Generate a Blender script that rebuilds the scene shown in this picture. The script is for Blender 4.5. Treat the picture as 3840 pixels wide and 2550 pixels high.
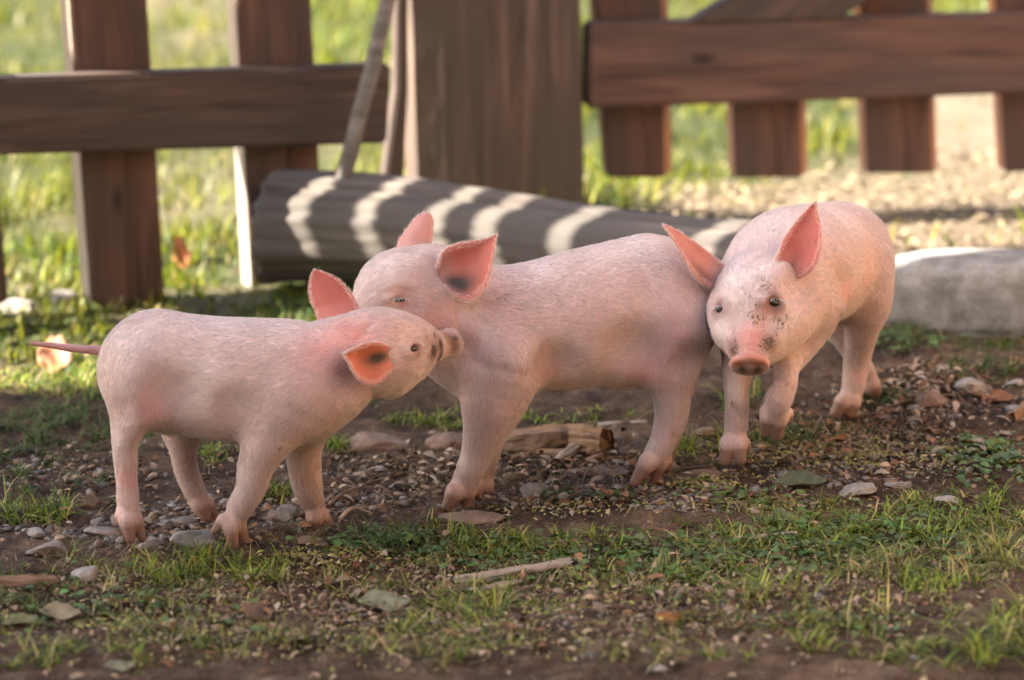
import bpy, bmesh, math, random
import numpy as np
from mathutils import Vector, Matrix
from mathutils.bvhtree import BVHTree

for _o in list(bpy.data.objects):
    bpy.data.objects.remove(_o)
SC = bpy.context.scene
COL = SC.collection
random.seed(7)
RNG = np.random.default_rng(7)

# ------------------------------------------------------------------ camera
PITCH = math.radians(13.0)
CAM = Vector((0.0, -4.0, 1.156))
FOC = 3472.0                                   # focal length in picture pixels (1024 wide)
cam_d = bpy.data.cameras.new('camera')
cam_d.sensor_width = 36.0
cam_d.lens = FOC * 36.0 / 1024.0
cam_d.clip_start = 0.05
cam_d.clip_end = 400.0
cam_d.dof.use_dof = True
cam_d.dof.focus_distance = 4.10
cam_d.dof.aperture_fstop = 3.6
cam_d.dof.aperture_blades = 7
cam = bpy.data.objects.new('camera', cam_d)
cam.location = CAM
cam.rotation_euler = (math.pi / 2 - PITCH, 0, 0)
COL.objects.link(cam)
SC.camera = cam

# ------------------------------------------------------------------ sky and sun
SUN_AZ, SUN_EL = math.radians(10.0), math.radians(38.0)      # from the left, a little from the camera's side
to_sun = Vector((-math.cos(SUN_AZ) * math.cos(SUN_EL), -math.sin(SUN_AZ) * math.cos(SUN_EL), math.sin(SUN_EL)))
world = bpy.data.worlds.new('World')
SC.world = world
world.use_nodes = True
wn = world.node_tree
sky = wn.nodes.new('ShaderNodeTexSky')
sky.sky_type = 'NISHITA'
sky.sun_disc = False
sky.sun_elevation = SUN_EL
sky.sun_rotation = math.atan2(to_sun.x, to_sun.y)
sky.air_density = 1.0
sky.dust_density = 4.0
sky.ozone_density = 0.4
wn.links.new(sky.outputs[0], wn.nodes['Background'].inputs[0])
wn.nodes['Background'].inputs[1].default_value = 0.07
sun_d = bpy.data.lights.new('sun', 'SUN')
sun_d.energy = 5.0
sun_d.angle = math.radians(0.5)
sun_d.color = (1.0, 0.90, 0.76)
sun = bpy.data.objects.new('sun', sun_d)
sun.rotation_euler = to_sun.to_track_quat('Z', 'Y').to_euler()
sun.location = to_sun * 20
COL.objects.link(sun)

SC.view_settings.view_transform = 'Standard'
SC.view_settings.look = 'None'
SC.view_settings.gamma = 1.0
SC.view_settings.use_curve_mapping = False
SC.view_settings.exposure = 2.75
SC.cycles.use_denoising = True
SC.cycles.max_bounces = 8
SC.cycles.transparent_max_bounces = 8
SC.cycles_curves.shape = 'RIBBONS'


# ------------------------------------------------------------------ helpers
CP, SP = math.cos(PITCH), math.sin(PITCH)


def U(px, py, Y):
    """point at world depth Y seen at picture position (px, py), 1024 x 680"""
    a, b = (px - 512.0) / FOC, (340.0 - py) / FOC
    d = Vector((a, CP + b * SP, -SP + b * CP))
    return CAM + d * ((Y - CAM.y) / d.y)


def ray(px, py):
    a, b = (px - 512.0) / FOC, (340.0 - py) / FOC
    return Vector((a, CP + b * SP, -SP + b * CP)).normalized()


def mpp(Y):
    return (Y + 4.0) * 1.02 / FOC              # metres per picture pixel at depth Y


def smooth01(t):
    t = np.clip(t, 0, 1)
    return t * t * (3 - 2 * t)


def _hash(i, j, k, seed):
    n = (i * 374761393 + j * 668265263 + k * 2147483647 + seed * 974634777) & 0xFFFFFFFF
    n = ((n ^ (n >> 13)) * 1274126177) & 0xFFFFFFFF
    n = n ^ (n >> 16)
    return (n & 0xFFFF) / 65535.0


def noise(x, y, z=None, seed=0):
    x = np.asarray(x, float); y = np.asarray(y, float)
    z = np.zeros_like(x) if z is None else np.asarray(z, float)
    xi, yi, zi = np.floor(x).astype(np.int64), np.floor(y).astype(np.int64), np.floor(z).astype(np.int64)
    u, v, w = smooth01(x - xi), smooth01(y - yi), smooth01(z - zi)
    r = 0
    for a in (0, 1):
        for b in (0, 1):
            for c in (0, 1):
                r = r + _hash(xi + a, yi + b, zi + c, seed) * (u if a else 1 - u) * (v if b else 1 - v) * (w if c else 1 - w)
    return r * 2 - 1


def fbm(x, y, z=None, oct=4, seed=0):
    r, a = 0, 0.5
    for o in range(oct):
        f = 2.0 ** o
        r = r + a * noise(x * f + o * 17.3, y * f + o * 5.1, None if z is None else z * f, seed + o)
        a *= 0.5
    return r


def new_mesh(name, verts, faces, mat=None, smooth=False, parent=None):
    me = bpy.data.meshes.new(name)
    me.from_pydata([tuple(v) for v in verts], [], [tuple(f) for f in faces])
    me.update()
    if smooth:
        me.polygons.foreach_set('use_smooth', [True] * len(me.polygons))
    ob = bpy.data.objects.new(name, me)
    COL.objects.link(ob)
    if mat:
        me.materials.append(mat)
    if parent:
        ob.parent = parent
    return ob


def np_mesh(name, V, F, mat=None, smooth=False, cols=None, parent=None):
    """V (n,3), F (m,k) with k = 3 or 4; cols (n,4) vertex colours"""
    me = bpy.data.meshes.new(name)
    V = np.asarray(V, np.float32); F = np.asarray(F, np.int32)
    k = F.shape[1]
    me.vertices.add(len(V)); me.vertices.foreach_set('co', V.ravel())
    me.loops.add(F.size); me.loops.foreach_set('vertex_index', F.ravel())
    me.polygons.add(len(F))
    me.polygons.foreach_set('loop_start', np.arange(0, F.size, k, dtype=np.int32))
    me.polygons.foreach_set('loop_total', np.full(len(F), k, np.int32))
    if smooth:
        me.polygons.foreach_set('use_smooth', np.ones(len(F), bool))
    me.update(calc_edges=True)
    me.validate()
    if cols is not None:
        at = me.color_attributes.new('Col', 'FLOAT_COLOR', 'POINT')
        at.data.foreach_set('color', np.asarray(cols, np.float32).ravel())
    if mat:
        me.materials.append(mat)
    ob = bpy.data.objects.new(name, me)
    COL.objects.link(ob)
    if parent:
        ob.parent = parent
    return ob


def tag(o, label=None, cat=None, group=None, kind=None):
    if label: o['label'] = label
    if cat: o['category'] = cat
    if group: o['group'] = group
    if kind: o['kind'] = kind
    return o


def empty(name, loc=(0, 0, 0)):
    o = bpy.data.objects.new(name, None)
    o.location = loc
    o.empty_display_size = 0.05
    COL.objects.link(o)
    return o


def attach(child, parent):
    child.parent = parent
    child.matrix_parent_inverse = Matrix.Translation(parent.location).inverted()


class NT:
    def __init__(s, name):
        s.m = bpy.data.materials.new(name)
        s.m.use_nodes = True
        s.t = s.m.node_tree
        s.p = s.t.nodes['Principled BSDF']
        s.out = s.t.nodes['Material Output']

    def n(s, typ, **kw):
        nd = s.t.nodes.new('ShaderNode' + typ)
        for k, v in kw.items():
            setattr(nd, k, v)
        return nd

    def l(s, a, b):
        s.t.links.new(a, b)

    def coords(s, kind='Object', scale=(1, 1, 1)):
        c = s.n('TexCoord'); m = s.n('Mapping')
        m.inputs['Scale'].default_value = scale
        s.l(c.outputs[kind], m.inputs[0])
        return m.outputs[0]

    def noise(s, vec, scale, detail=4, rough=0.55, dist=0.0):
        nd = s.n('TexNoise')
        s.l(vec, nd.inputs['Vector'])
        nd.inputs['Scale'].default_value = scale
        nd.inputs['Detail'].default_value = detail
        nd.inputs['Roughness'].default_value = rough
        nd.inputs['Distortion'].default_value = dist
        return nd.outputs['Fac']

    def ramp(s, fac, stops):
        r = s.n('ValToRGB')
        while len(r.color_ramp.elements) < len(stops):
            r.color_ramp.elements.new(0.5)
        for e, (p, c) in zip(r.color_ramp.elements, stops):
            e.position = p
            e.color = (*c, 1) if len(c) == 3 else c
        s.l(fac, r.inputs[0])
        return r.outputs[0]

    def mix(s, fac, a, b, mode='MIX'):
        m = s.n('Mix', data_type='RGBA', blend_type=mode)
        if isinstance(fac, (int, float)): m.inputs[0].default_value = fac
        else: s.l(fac, m.inputs[0])
        for i, v in ((6, a), (7, b)):
            if isinstance(v, tuple): m.inputs[i].default_value = (*v, 1) if len(v) == 3 else v
            else: s.l(v, m.inputs[i])
        return m.outputs[2]

    def math(s, op, a, b=None):
        m = s.n('Math', operation=op)
        for i, v in ((0, a), (1, b)):
            if v is None: continue
            if isinstance(v, (int, float)): m.inputs[i].default_value = v
            else: s.l(v, m.inputs[i])
        return m.outputs[0]

    def bump(s, h, strength=0.3, dist=0.01):
        b = s.n('Bump')
        b.inputs['Strength'].default_value = strength
        b.inputs['Distance'].default_value = dist
        s.l(h, b.inputs['Height'])
        s.l(b.outputs[0], s.p.inputs['Normal'])

    def set(s, **kw):
        for k, v in kw.items():
            i = s.p.inputs[k.replace('_', ' ')]
            if hasattr(v, 'is_linked') or isinstance(v, bpy.types.NodeSocket): s.l(v, i)
            elif isinstance(v, tuple) and len(v) == 3 and i.type == 'RGBA': i.default_value = (*v, 1)
            else: i.default_value = v
        return s.m


# ------------------------------------------------------------------ materials
def mat_wood(name, dark, mid, light, knots=True, rough=0.8, scale=1.0, grey=0.0):
    b = NT(name)
    v = b.coords('Object', (1.6 * scale, 22 * scale, 22 * scale))
    g = b.noise(v, 2.2, 6, 0.62, 0.6)
    c = b.ramp(g, [(0.36, dark), (0.5, mid), (0.66, light)])
    big = b.noise(b.coords('Object', (1.0, 3.0, 3.0)), 3.0, 3)
    gy_ = sum(mid) / 3
    c = b.mix(b.ramp(big, [(0.38, (0, 0, 0)), (0.62, (.85, .85, .85))]), c, tuple(x * 0.40 + gy_ * .36 for x in mid))
    if knots:
        vo = b.n('TexVoronoi'); b.l(b.coords('Object', (3.0, 7.0, 7.0)), vo.inputs['Vector']); vo.inputs['Scale'].default_value = 1.6
        k = b.ramp(vo.outputs['Distance'], [(0.05, (1, 1, 1)), (0.14, (0, 0, 0))])
        c = b.mix(k, c, tuple(x * 0.35 for x in dark))
    oi = b.n('ObjectInfo')
    c = b.mix(b.math('MULTIPLY', oi.outputs['Random'], 0.35), c, tuple(x * 0.6 for x in mid))
    b.bump(g, 0.5, 0.004)
    return b.set(Base_Color=c, Roughness=rough)


M_PICKET = mat_wood('picket_wood', (0.040, 0.020, 0.013), (0.108, 0.054, 0.035), (0.19, 0.105, 0.068))
M_RAIL = mat_wood('rail_wood', (0.030, 0.019, 0.015), (0.080, 0.050, 0.040), (0.15, 0.098, 0.077))
M_GATE = mat_wood('gate_wood', (0.045, 0.022, 0.016), (0.115, 0.057, 0.040), (0.19, 0.102, 0.073))
M_POST = mat_wood('post_wood', (0.034, 0.021, 0.016), (0.115, 0.073, 0.053), (0.25, 0.168, 0.125))
M_POLE = mat_wood('pole_wood', (0.08, 0.07, 0.063), (0.17, 0.15, 0.135), (0.28, 0.25, 0.225), knots=False)
M_LOG = mat_wood('weathered_log', (0.035, 0.027, 0.022), (0.125, 0.104, 0.088), (0.29, 0.25, 0.21), scale=0.8)
M_CHUNK = mat_wood('rotten_wood', (0.09, 0.042, 0.02), (0.25, 0.135, 0.065), (0.42, 0.26, 0.145), knots=False, scale=3.0)
M_SUN_EDGE = mat_wood('painted_sunlit_edge', (0.26, 0.20, 0.15), (0.40, 0.32, 0.25), (0.52, 0.43, 0.35), knots=False)  # sunlight put into the colour: paler wood on the picket sides
M_BOUNCE_EDGE = mat_wood('painted_bounce_edge', (0.26, 0.085, 0.03), (0.44, 0.16, 0.06), (0.52, 0.23, 0.09), knots=False)  # orange of bounced warm light painted on the gate slat flanks
M_PLANK = mat_wood('pale_wood', (0.20, 0.14, 0.10), (0.36, 0.27, 0.20), (0.50, 0.41, 0.32), knots=False, scale=3.0)


def mat_col(name, rough=0.7, trans=0.0, nscale=60, namt=0.35, spec=0.3, bump=0.0):
    """base colour from the vertex colour 'Col' with a little noise on top"""
    b = NT(name)
    a = b.n('Attribute', attribute_name='Col')
    v = b.coords('Object')
    f = b.noise(v, nscale, 3)
    c = b.mix(namt, a.outputs['Color'], b.ramp(f, [(0.3, (0.35, 0.35, 0.35)), (0.7, (1.25, 1.25, 1.25))]), 'MULTIPLY')
    b.set(Base_Color=c, Roughness=rough, Specular_IOR_Level=spec)
    if bump:
        b.bump(f, bump, 0.003)
    if trans:
        t = b.n('BsdfTranslucent'); b.l(c, t.inputs[0])
        mx = b.n('MixShader'); mx.inputs[0].default_value = trans
        b.l(b.p.outputs[0], mx.inputs[1]); b.l(t.outputs[0], mx.inputs[2]); b.l(mx.outputs[0], b.out.inputs[0])
    return b.m


M_GRASS = mat_col('grass_blade', 0.5, 0.38, 25, 0.25, 0.35)
M_LEAF = mat_col('leaf', 0.5, 0.25, 90, 0.35, 0.35)
M_LITTER = mat_col('litter', 0.85, 0.0, 120, 0.4, 0.15)
M_GRAVEL = mat_col('gravel', 0.85, 0.0, 150, 0.5, 0.2, 0.4)


def mat_stone(name, dark, light, warm):
    b = NT(name)
    v = b.coords('Object')
    oi = b.n('ObjectInfo')
    n1 = b.noise(v, 22, 6, 0.6, 0.3)
    n2 = b.noise(v, 160, 3)
    c = b.ramp(n1, [(0.3, dark), (0.62, light)])
    c = b.mix(b.ramp(b.noise(v, 14, 3), [(0.5, (0, 0, 0)), (0.75, (1, 1, 1))]), c, warm)
    c = b.mix(0.4, c, b.ramp(n2, [(0.3, (0.5, 0.5, 0.5)), (0.7, (1.2, 1.2, 1.2))]), 'MULTIPLY')
    b.bump(b.math('ADD', n1, b.math('MULTIPLY', n2, 0.4)), 0.6, 0.004)
    return b.set(Base_Color=c, Roughness=0.85)


M_STONE = mat_stone('grey_stone', (0.10, 0.088, 0.082), (0.29, 0.26, 0.245), (0.20, 0.13, 0.09))
M_STONE_PALE = mat_stone('pale_stone', (0.15, 0.135, 0.125), (0.34, 0.315, 0.29), (0.26, 0.19, 0.14))
M_BLOCK = mat_stone('pale_block', (0.10, 0.092, 0.087), (0.27, 0.255, 0.245), (0.16, 0.135, 0.11))
M_STONE_BROWN = mat_stone('brown_stone', (0.10, 0.062, 0.045), (0.26, 0.175, 0.13), (0.15, 0.08, 0.05))


def mat_ground():
    b = NT('soil')
    a = b.n('Attribute', attribute_name='Col')          # r = grass-covered earth, g = pale dry earth
    sep = b.n('SeparateColor'); b.l(a.outputs['Color'], sep.inputs[0])
    v = b.coords('Object')
    n1 = b.noise(v, 9, 8, 0.62, 0.4)
    n2 = b.noise(v, 55, 6, 0.65)
    n3 = b.noise(v, 260, 3, 0.6)
    soil = b.ramp(n1, [(0.30, (0.020, 0.012, 0.008)), (0.5, (0.075, 0.045, 0.029)), (0.72, (0.19, 0.125, 0.083))])
    soil = b.mix(0.7, soil, b.ramp(n2, [(0.3, (0.42, 0.42, 0.42)), (0.7, (1.5, 1.5, 1.5))]), 'MULTIPLY')
    soil = b.mix(b.ramp(n3, [(0.62, (0, 0, 0)), (0.72, (1, 1, 1))]), soil, (0.34, 0.25, 0.18))
    grs = b.ramp(n2, [(0.3, (0.028, 0.034, 0.010)), (0.55, (0.055, 0.068, 0.018)), (0.8, (0.11, 0.10, 0.045))])
    pale = b.ramp(n2, [(0.25, (0.12, 0.09, 0.060)), (0.5, (0.20, 0.158, 0.110)), (0.8, (0.29, 0.235, 0.17))])
    pale = b.mix(0.5, pale, b.ramp(n1, [(0.3, (0.55, 0.5, 0.45)), (0.65, (1.1, 1.1, 1.1))]), 'MULTIPLY')
    c = b.mix(sep.outputs[0], soil, grs)
    c = b.mix(sep.outputs[1], c, pale)
    h = b.math('ADD', n2, b.math('MULTIPLY', n3, 0.5))
    b.bump(h, 1.0, 0.014)
    return b.set(Base_Color=c, Roughness=0.92, Specular_IOR_Level=0.25)


M_GROUND = mat_ground()


def mat_skin():
    b = NT('piglet_skin')
    a = b.n('Attribute', attribute_name='Col')          # rgb = skin tone, alpha = mud
    v = b.coords('Object')
    n1 = b.noise(v, 30, 4, 0.6)
    n2 = b.noise(v, 420, 2, 0.5)
    n3 = b.noise(v, 150, 4, 0.7)
    c = b.mix(0.50, a.outputs['Color'], b.ramp(n1, [(0.3, (0.72, 0.52, 0.50)), (0.7, (1.12, 1.12, 1.10))]), 'MULTIPLY')
    n4 = b.noise(v, 330, 3, 0.6)
    sp = b.math('ADD', b.math('MULTIPLY', n3, 0.5), b.math('MULTIPLY', n4, 0.5))
    mud = b.math('SUBTRACT', b.math('ADD', b.math('MULTIPLY', a.outputs['Alpha'], 0.34), sp), 0.72)
    mud = b.math('MULTIPLY', mud, 14.0)
    mudc = b.n('Clamp'); b.l(mud, mudc.inputs[0])
    c = b.mix(b.math('MULTIPLY', mudc.outputs[0], 0.8), c, (0.045, 0.027, 0.019))
    b.bump(b.math('ADD', n2, n3), 0.25, 0.0015)
    b.set(Base_Color=c, Roughness=0.55, Specular_IOR_Level=0.35, Subsurface_Weight=0.28, Subsurface_Scale=0.006)
    b.p.inputs['Subsurface Radius'].default_value = (1.0, 0.35, 0.22)
    return b.m


M_SKIN = mat_skin()


def mat_hair():
    b = NT('piglet_hair')
    a = b.n('Attribute', attribute_name='Col')
    b.set(Base_Color=a.outputs['Color'], Roughness=0.45, Specular_IOR_Level=0.4)
    t = b.n('BsdfTranslucent'); b.l(a.outputs['Color'], t.inputs[0])
    mx = b.n('MixShader'); mx.inputs[0].default_value = 0.35
    b.l(b.p.outputs[0], mx.inputs[1]); b.l(t.outputs[0], mx.inputs[2]); b.l(mx.outputs[0], b.out.inputs[0])
    return b.m


M_HAIR = mat_hair()
_b = NT('eye'); _b.set(Base_Color=(0.012, 0.009, 0.008), Roughness=0.08, Specular_IOR_Level=0.6); M_EYE = _b.m
_b = NT('sun_blocker_board'); _b.set(Base_Color=(0.16, 0.11, 0.08), Roughness=0.9); M_SUN_BLOCKER = _b.m

# ------------------------------------------------------------------ ground
CTRL = [U(*q) for q in [(136, 542, -.15), (238, 551, -.13), (208, 520, -.04), (322, 536, -.05), (456, 512, .045),
                        (485, 505, .11), (642, 486, .10), (668, 470, .20), (732, 466, .10), (836, 417, .36), (876, 396, .45),
                        (121, 319, 1.2), (268, 284, 1.28), (640, 282, 1.1), (1000, 338, .80), (500, 214, 1.72), (800, 205, 2.0),
                        (512, 680, -.72), (60, 680, -.72), (980, 680, -.72), (960, 420, .40)]]
CX = np.array([[c.x, c.y] for c in CTRL]); CZ = np.array([c.z for c in CTRL])


def ground_base(x, y):
    x = np.asarray(x, float); y = np.asarray(y, float)
    sw = np.full(x.shape, 0.02); sz = sw * 0.02
    for (cx, cy), cz in zip(CX, CZ):
        w = np.exp(-((x - cx) ** 2 + (y - cy) ** 2) / (2 * 0.20 ** 2))
        sw = sw + w; sz = sz + w * cz
    return sz / sw


def ground_z(x, y):
    x = np.asarray(x, float); y = np.asarray(y, float)
    near = np.exp(-np.maximum(0, np.abs(y) - 1.2))
    far = np.clip(np.hypot(x, y) - 3, 0, 60)
    return (ground_base(x, y) + (0.010 * fbm(x * 9, y * 9, oct=3, seed=3) + 0.010 * fbm(x * 42, y * 42, oct=3, seed=9)) * (0.35 + 0.65 * near)
            + 0.030 * np.abs(fbm(x * 13, y * 13, oct=3, seed=15)) * np.exp(-((x - .55) / .32) ** 2 - ((y - .48) / .28) ** 2)
            + 0.02 * far * fbm(x * .25, y * .25, oct=2, seed=5))


def spaced(a, b, fine, reach, n):
    inner = np.arange(a, b, fine)
    t = np.linspace(0, 1, n + 1)[1:]
    out = fine * n * t + (reach - fine * n) * t ** 4
    return np.concatenate([(a - out)[::-1], inner, b - fine + out])


gx = spaced(-0.78, 0.80, 0.0055, 70, 46)
gy = spaced(-0.85, 1.15, 0.0055, 75, 46)
GX, GY = np.meshgrid(gx, gy)
GZ = ground_z(GX, GY)


def pale_weight(x, y):
    # the dry worn earth in front of the gate and the track that leads back on the right
    e = fbm(x * 2.5, y * 2.5, oct=3, seed=21) * 0.5
    a = smooth01((x - 0.12 + e * .5) / 0.18) * smooth01((y - 0.98 + 0.30 * (x - .2) + e * .2) / 0.10) * smooth01((2.55 + e - y) / 0.35)
    b = smooth01((x - 0.62 - 0.06 * (y - 2.2) + e * .3) / 0.15) * smooth01((y - 2.0) / 0.3) * smooth01((4.6 - y) / 1.0)
    c = 0.8 * smooth01((fbm(x * 4 + 3, y * 4, oct=3, seed=33) - 0.12) / 0.12) * smooth01((y - 0.75) / 0.2) * smooth01((-x - 0.15) / 0.2)
    d = smooth01((x - 0.86 - .10 * y + e * .1) / 0.12) * smooth01((y + 3.0) / 1.0) * smooth01((3 - x) / .8)  # pale strip outside the view, added to bounce warm light
    return np.clip(np.maximum(np.maximum(np.maximum(a, b), c * 0.6), d), 0, 1)


def green_weight(x, y):
    return np.clip(smooth01((y - 0.35 + 0.9 * np.clip(x + .2, 0, 1) + 0.25 * fbm(x * 3, y * 3, oct=3, seed=8)) / 0.35), 0, 1)


GW = np.clip(green_weight(GX, GY) * smooth01((GY - .6 - .35 * np.clip(GX + .3, 0, 2)) / .5), 0, 1)
PW = pale_weight(GX, GY)
ny, nx = GX.shape
gi = np.arange(ny * nx).reshape(ny, nx)
GF = np.stack([gi[:-1, :-1], gi[:-1, 1:], gi[1:, 1:], gi[1:, :-1]], -1).reshape(-1, 4)
gcol = np.stack([GW.ravel(), PW.ravel(), np.zeros(GW.size), np.ones(GW.size)], -1)
ground = np_mesh('ground', np.stack([GX.ravel(), GY.ravel(), GZ.ravel()], -1), GF, M_GROUND, True, gcol)
tag(ground, 'brown earth yard with worn soil and turf reaching back to the meadow', 'ground', kind='structure')


def on_ground(px, py):
    """ground point seen at a picture position"""
    d = ray(px, py)
    t = -CAM.z / d.z
    for _ in range(8):
        p = CAM + d * t
        t += (float(ground_z(p.x, p.y)) - p.z) / d.z
    return CAM + d * t


# ------------------------------------------------------------------ boards
def prism(name, outline, thick, mat, M, parent=None, bevel=0.003, back=None, edge=None):
    """outline in local x (length), y (width), extruded by 'thick' along local z; 'back' = a second outline for a chamfered back"""
    bm = bmesh.new()
    a = [bm.verts.new((x, y, 0)) for x, y in outline]
    b = [bm.verts.new((x, y, -thick)) for x, y in (back or outline)]
    bm.faces.new(a); bm.faces.new(b[::-1])
    n = len(a)
    for i in range(n):
        f = bm.faces.new((a[i], b[i], b[(i + 1) % n], a[(i + 1) % n]))
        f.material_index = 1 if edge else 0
    bmesh.ops.recalc_face_normals(bm, faces=bm.faces)
    if bevel:
        bmesh.ops.bevel(bm, geom=list(bm.edges), offset=bevel, segments=2, affect='EDGES')
    me = bpy.data.meshes.new(name)
    bm.to_mesh(me); bm.free()
    me.materials.append(mat)
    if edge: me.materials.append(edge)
    ob = bpy.data.objects.new(name, me)
    COL.objects.link(ob)
    if parent:
        ob.parent = parent
        ob.matrix_parent_inverse = Matrix.Translation(parent.location).inverted()
    ob.matrix_basis = M
    return ob


class Plane:
    """an upright plane through a point with a compass direction; picture positions are read off on it"""
    def __init__(s, pt, ang):
        s.pt = pt
        s.d = Vector((math.cos(ang), math.sin(ang), 0))
        s.n = Vector((s.d.y, -s.d.x, 0))            # towards the camera

    def off(s, k):
        q = Plane.__new__(Plane); q.pt = s.pt + s.n * k; q.d, q.n = s.d, s.n
        return q

    def at(s, px, py):
        r = ray(px, py)
        return CAM + r * ((s.pt - CAM).dot(s.n) / r.dot(s.n))

    def board(s, name, pts, thick, mat, parent, length=(0, 1), bevel=0.003, back_shift=None, edge=None):
        """pts: outline as picture positions; length: indices of two points giving the grain direction"""
        W = [s.at(*p) for p in pts]
        ex = (W[length[1]] - W[length[0]]).normalized()
        ez = s.n
        ey = ez.cross(ex).normalized()
        o = sum(W, Vector()) / len(W)
        M = Matrix((ex, ey, ez)).transposed().to_4x4(); M.translation = o
        out = [((w - o).dot(ex), (w - o).dot(ey)) for w in W]
        back = None
        if back_shift:
            back = [(x + back_shift[i][0], y + back_shift[i][1]) for i, (x, y) in enumerate(out)]
        return prism(name, out, thick, mat, M, parent, bevel, back, edge)


# ---- picket fence on the left
FL = Plane(U(121, 300, 1.2), math.radians(32))
fl_root = empty('picket_fence', FL.at(121, 318))
tag(fl_root, 'brown picket fence of wide boards with pointed lower ends and one thick rail', 'fence')


def lerp(a, b, t):
    return a + (b - a) * t


def ext(p, q, y):
    """the point at height y on the picture line p-q"""
    t = (y - p[1]) / (q[1] - p[1])
    return (lerp(p[0], q[0], t), y)


for (tl, tr, br, tip, bl) in [((69.4, 0), (147.5, 0), (165.7, 299), (121, 317), (91, 299)),
                              ((236.4, 0), (311.4, 0), (326, 290), (286, 306), (252, 290)),
                              ((-97, 0), (-18, 0), (9, 300), (-34, 323), (-66, 302))]:
    top = -400 if tl[0] > 0 else 52                                  # outermost picket cut short so sunlight reaches the log
    a, b_ = ext(tl, bl, top), ext(tr, br, top)
    mid = ((a[0] + b_[0]) / 2, top - 26)
    FL.board('picket', [bl, a, mid, b_, br, tip], 0.036, M_PICKET, fl_root, (0, 1), 0.003, edge=M_SUN_EDGE)
FLr = FL.off(0.045)
FLr.board('rail', [(-60, 80), (392, 64.5), (388, 143.5), (-60, 157)], 0.0435, M_RAIL, fl_root, (0, 1), 0.005)
FLr.board('rail', [(-60, -330), (392, -340), (390, -268), (-60, -255)], 0.0435, M_RAIL, fl_root, (0, 1), 0.005)

# ---- gate post
PP = Plane(U(500, 200, 1.70), math.radians(11.5))
post_c = PP.at(503, 212)
pw = (PP.at(588, 200) - PP.at(418.5, 200)).length
M = Matrix((Vector((0, 0, 1)), PP.d, PP.n)).transposed().to_4x4()


PD = 0.42                                                          # a slab-like post, shallower than wide


def make_post():
    bm = bmesh.new()
    n_s, n_h = 44, 34
    hgt = 1.5
    rows = []
    for j in range(n_h + 1):
        z = -0.06 + hgt * j / n_h
        row = []
        for i in range(n_s):
            t = i / n_s * 4
            k, f = int(t), t - int(t)
            c = [(-1, -1), (1, -1), (1, 1), (-1, 1)]
            p0, p1 = c[k], c[(k + 1) % 4]
            x, y = lerp(p0[0], p1[0], f), lerp(p0[1], p1[1], f)
            m = max(abs(x), abs(y)); r = math.hypot(x, y)
            s = 1 - 0.035 * max(0, r / m - 1.22) / 0.2        # eased corners
            x, y = x * s * pw / 2, y * s * pw / 2 * PD
            g = float(fbm(np.array(x * 30 + y * 12), np.array(z * 3.0), np.array(y * 30.0), 3, 5)) * 0.010
            x *= 1 + g / (pw / 2); y *= 1 + g / (pw / 2)
            lean = -0.035 * z
            row.append(bm.verts.new((x + lean, y, z)))
        rows.append(row)
    for j in range(n_h):
        for i in range(n_s):
            bm.faces.new((rows[j][i], rows[j][(i + 1) % n_s], rows[j + 1][(i + 1) % n_s], rows[j + 1][i]))
    bm.faces.new(rows[-1]); bm.faces.new(rows[0][::-1])
    me = bpy.data.meshes.new('gate_post')
    # put the grain along local x: the post lies along x and is stood up by its object matrix
    for v in bm.verts:
        x, y, z = v.co
        v.co = (z, x, -y)
    bmesh.ops.recalc_face_normals(bm, faces=bm.faces)
    bm.to_mesh(me); bm.free()
    me.materials.append(M_POST)
    ob = bpy.data.objects.new('gate_post', me)
    MM = M.copy()
    MM.translation = Vector((post_c.x, post_c.y, 0)) - PP.n * (pw / 2 * PD) + Vector((0, 0, 0.05))
    ob.matrix_world = MM
    COL.objects.link(ob)
    return ob


gate_post = make_post()
tag(gate_post, 'massive broad weathered timber post between the fence and the gate', 'post')

# ---- gate on the right
GT = Plane(U(800, 178, 1.86), math.radians(11.5))
gt_root = empty('wooden_gate', GT.at(800, 178))
tag(gt_root, 'reddish brown picket gate with thick rail and diagonal brace beside the massive post', 'gate')
for (x0t, x0, x1t, x1, yb) in [(595, 609, 661, 664.5, 178), (728, 736.5, 797, 801.5, 178), (861, 868, 927, 932, 173.5),
                               (996, 1006, 1060, 1068, 172), (1124, 1136, 1190, 1198, 170)]:
    a, b_ = ext((x0t, 0), (x0, yb), -230), ext((x1t, 0), (x1, yb), -230)
    # wide slats with a chamfered right flank
    GT.board('slat', [(x0, yb), a, b_, (x1, yb)], 0.05, M_GATE, gt_root, (0, 1), 0.003, back_shift=[(0, 0), (0, 0), (0, -0.026), (0, -0.026)], edge=M_BOUNCE_EDGE)
GTr = GT.off(0.052)
GTr.board('rail', [(588, 24), (1230, 9), (1230, 86), (588, 109)], 0.0505, M_GATE, gt_root, (0, 1), 0.005)
GTr.board('rail', [(588, -190), (1230, -205), (1230, -128), (588, -108)], 0.0505, M_GATE, gt_root, (0, 1), 0.005)
GTr.board('brace', [(690, 23.5), (985, -166), (1140, -170), (838, 20)], 0.046, M_RAIL, gt_root, (0, 1), 0.004)

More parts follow.
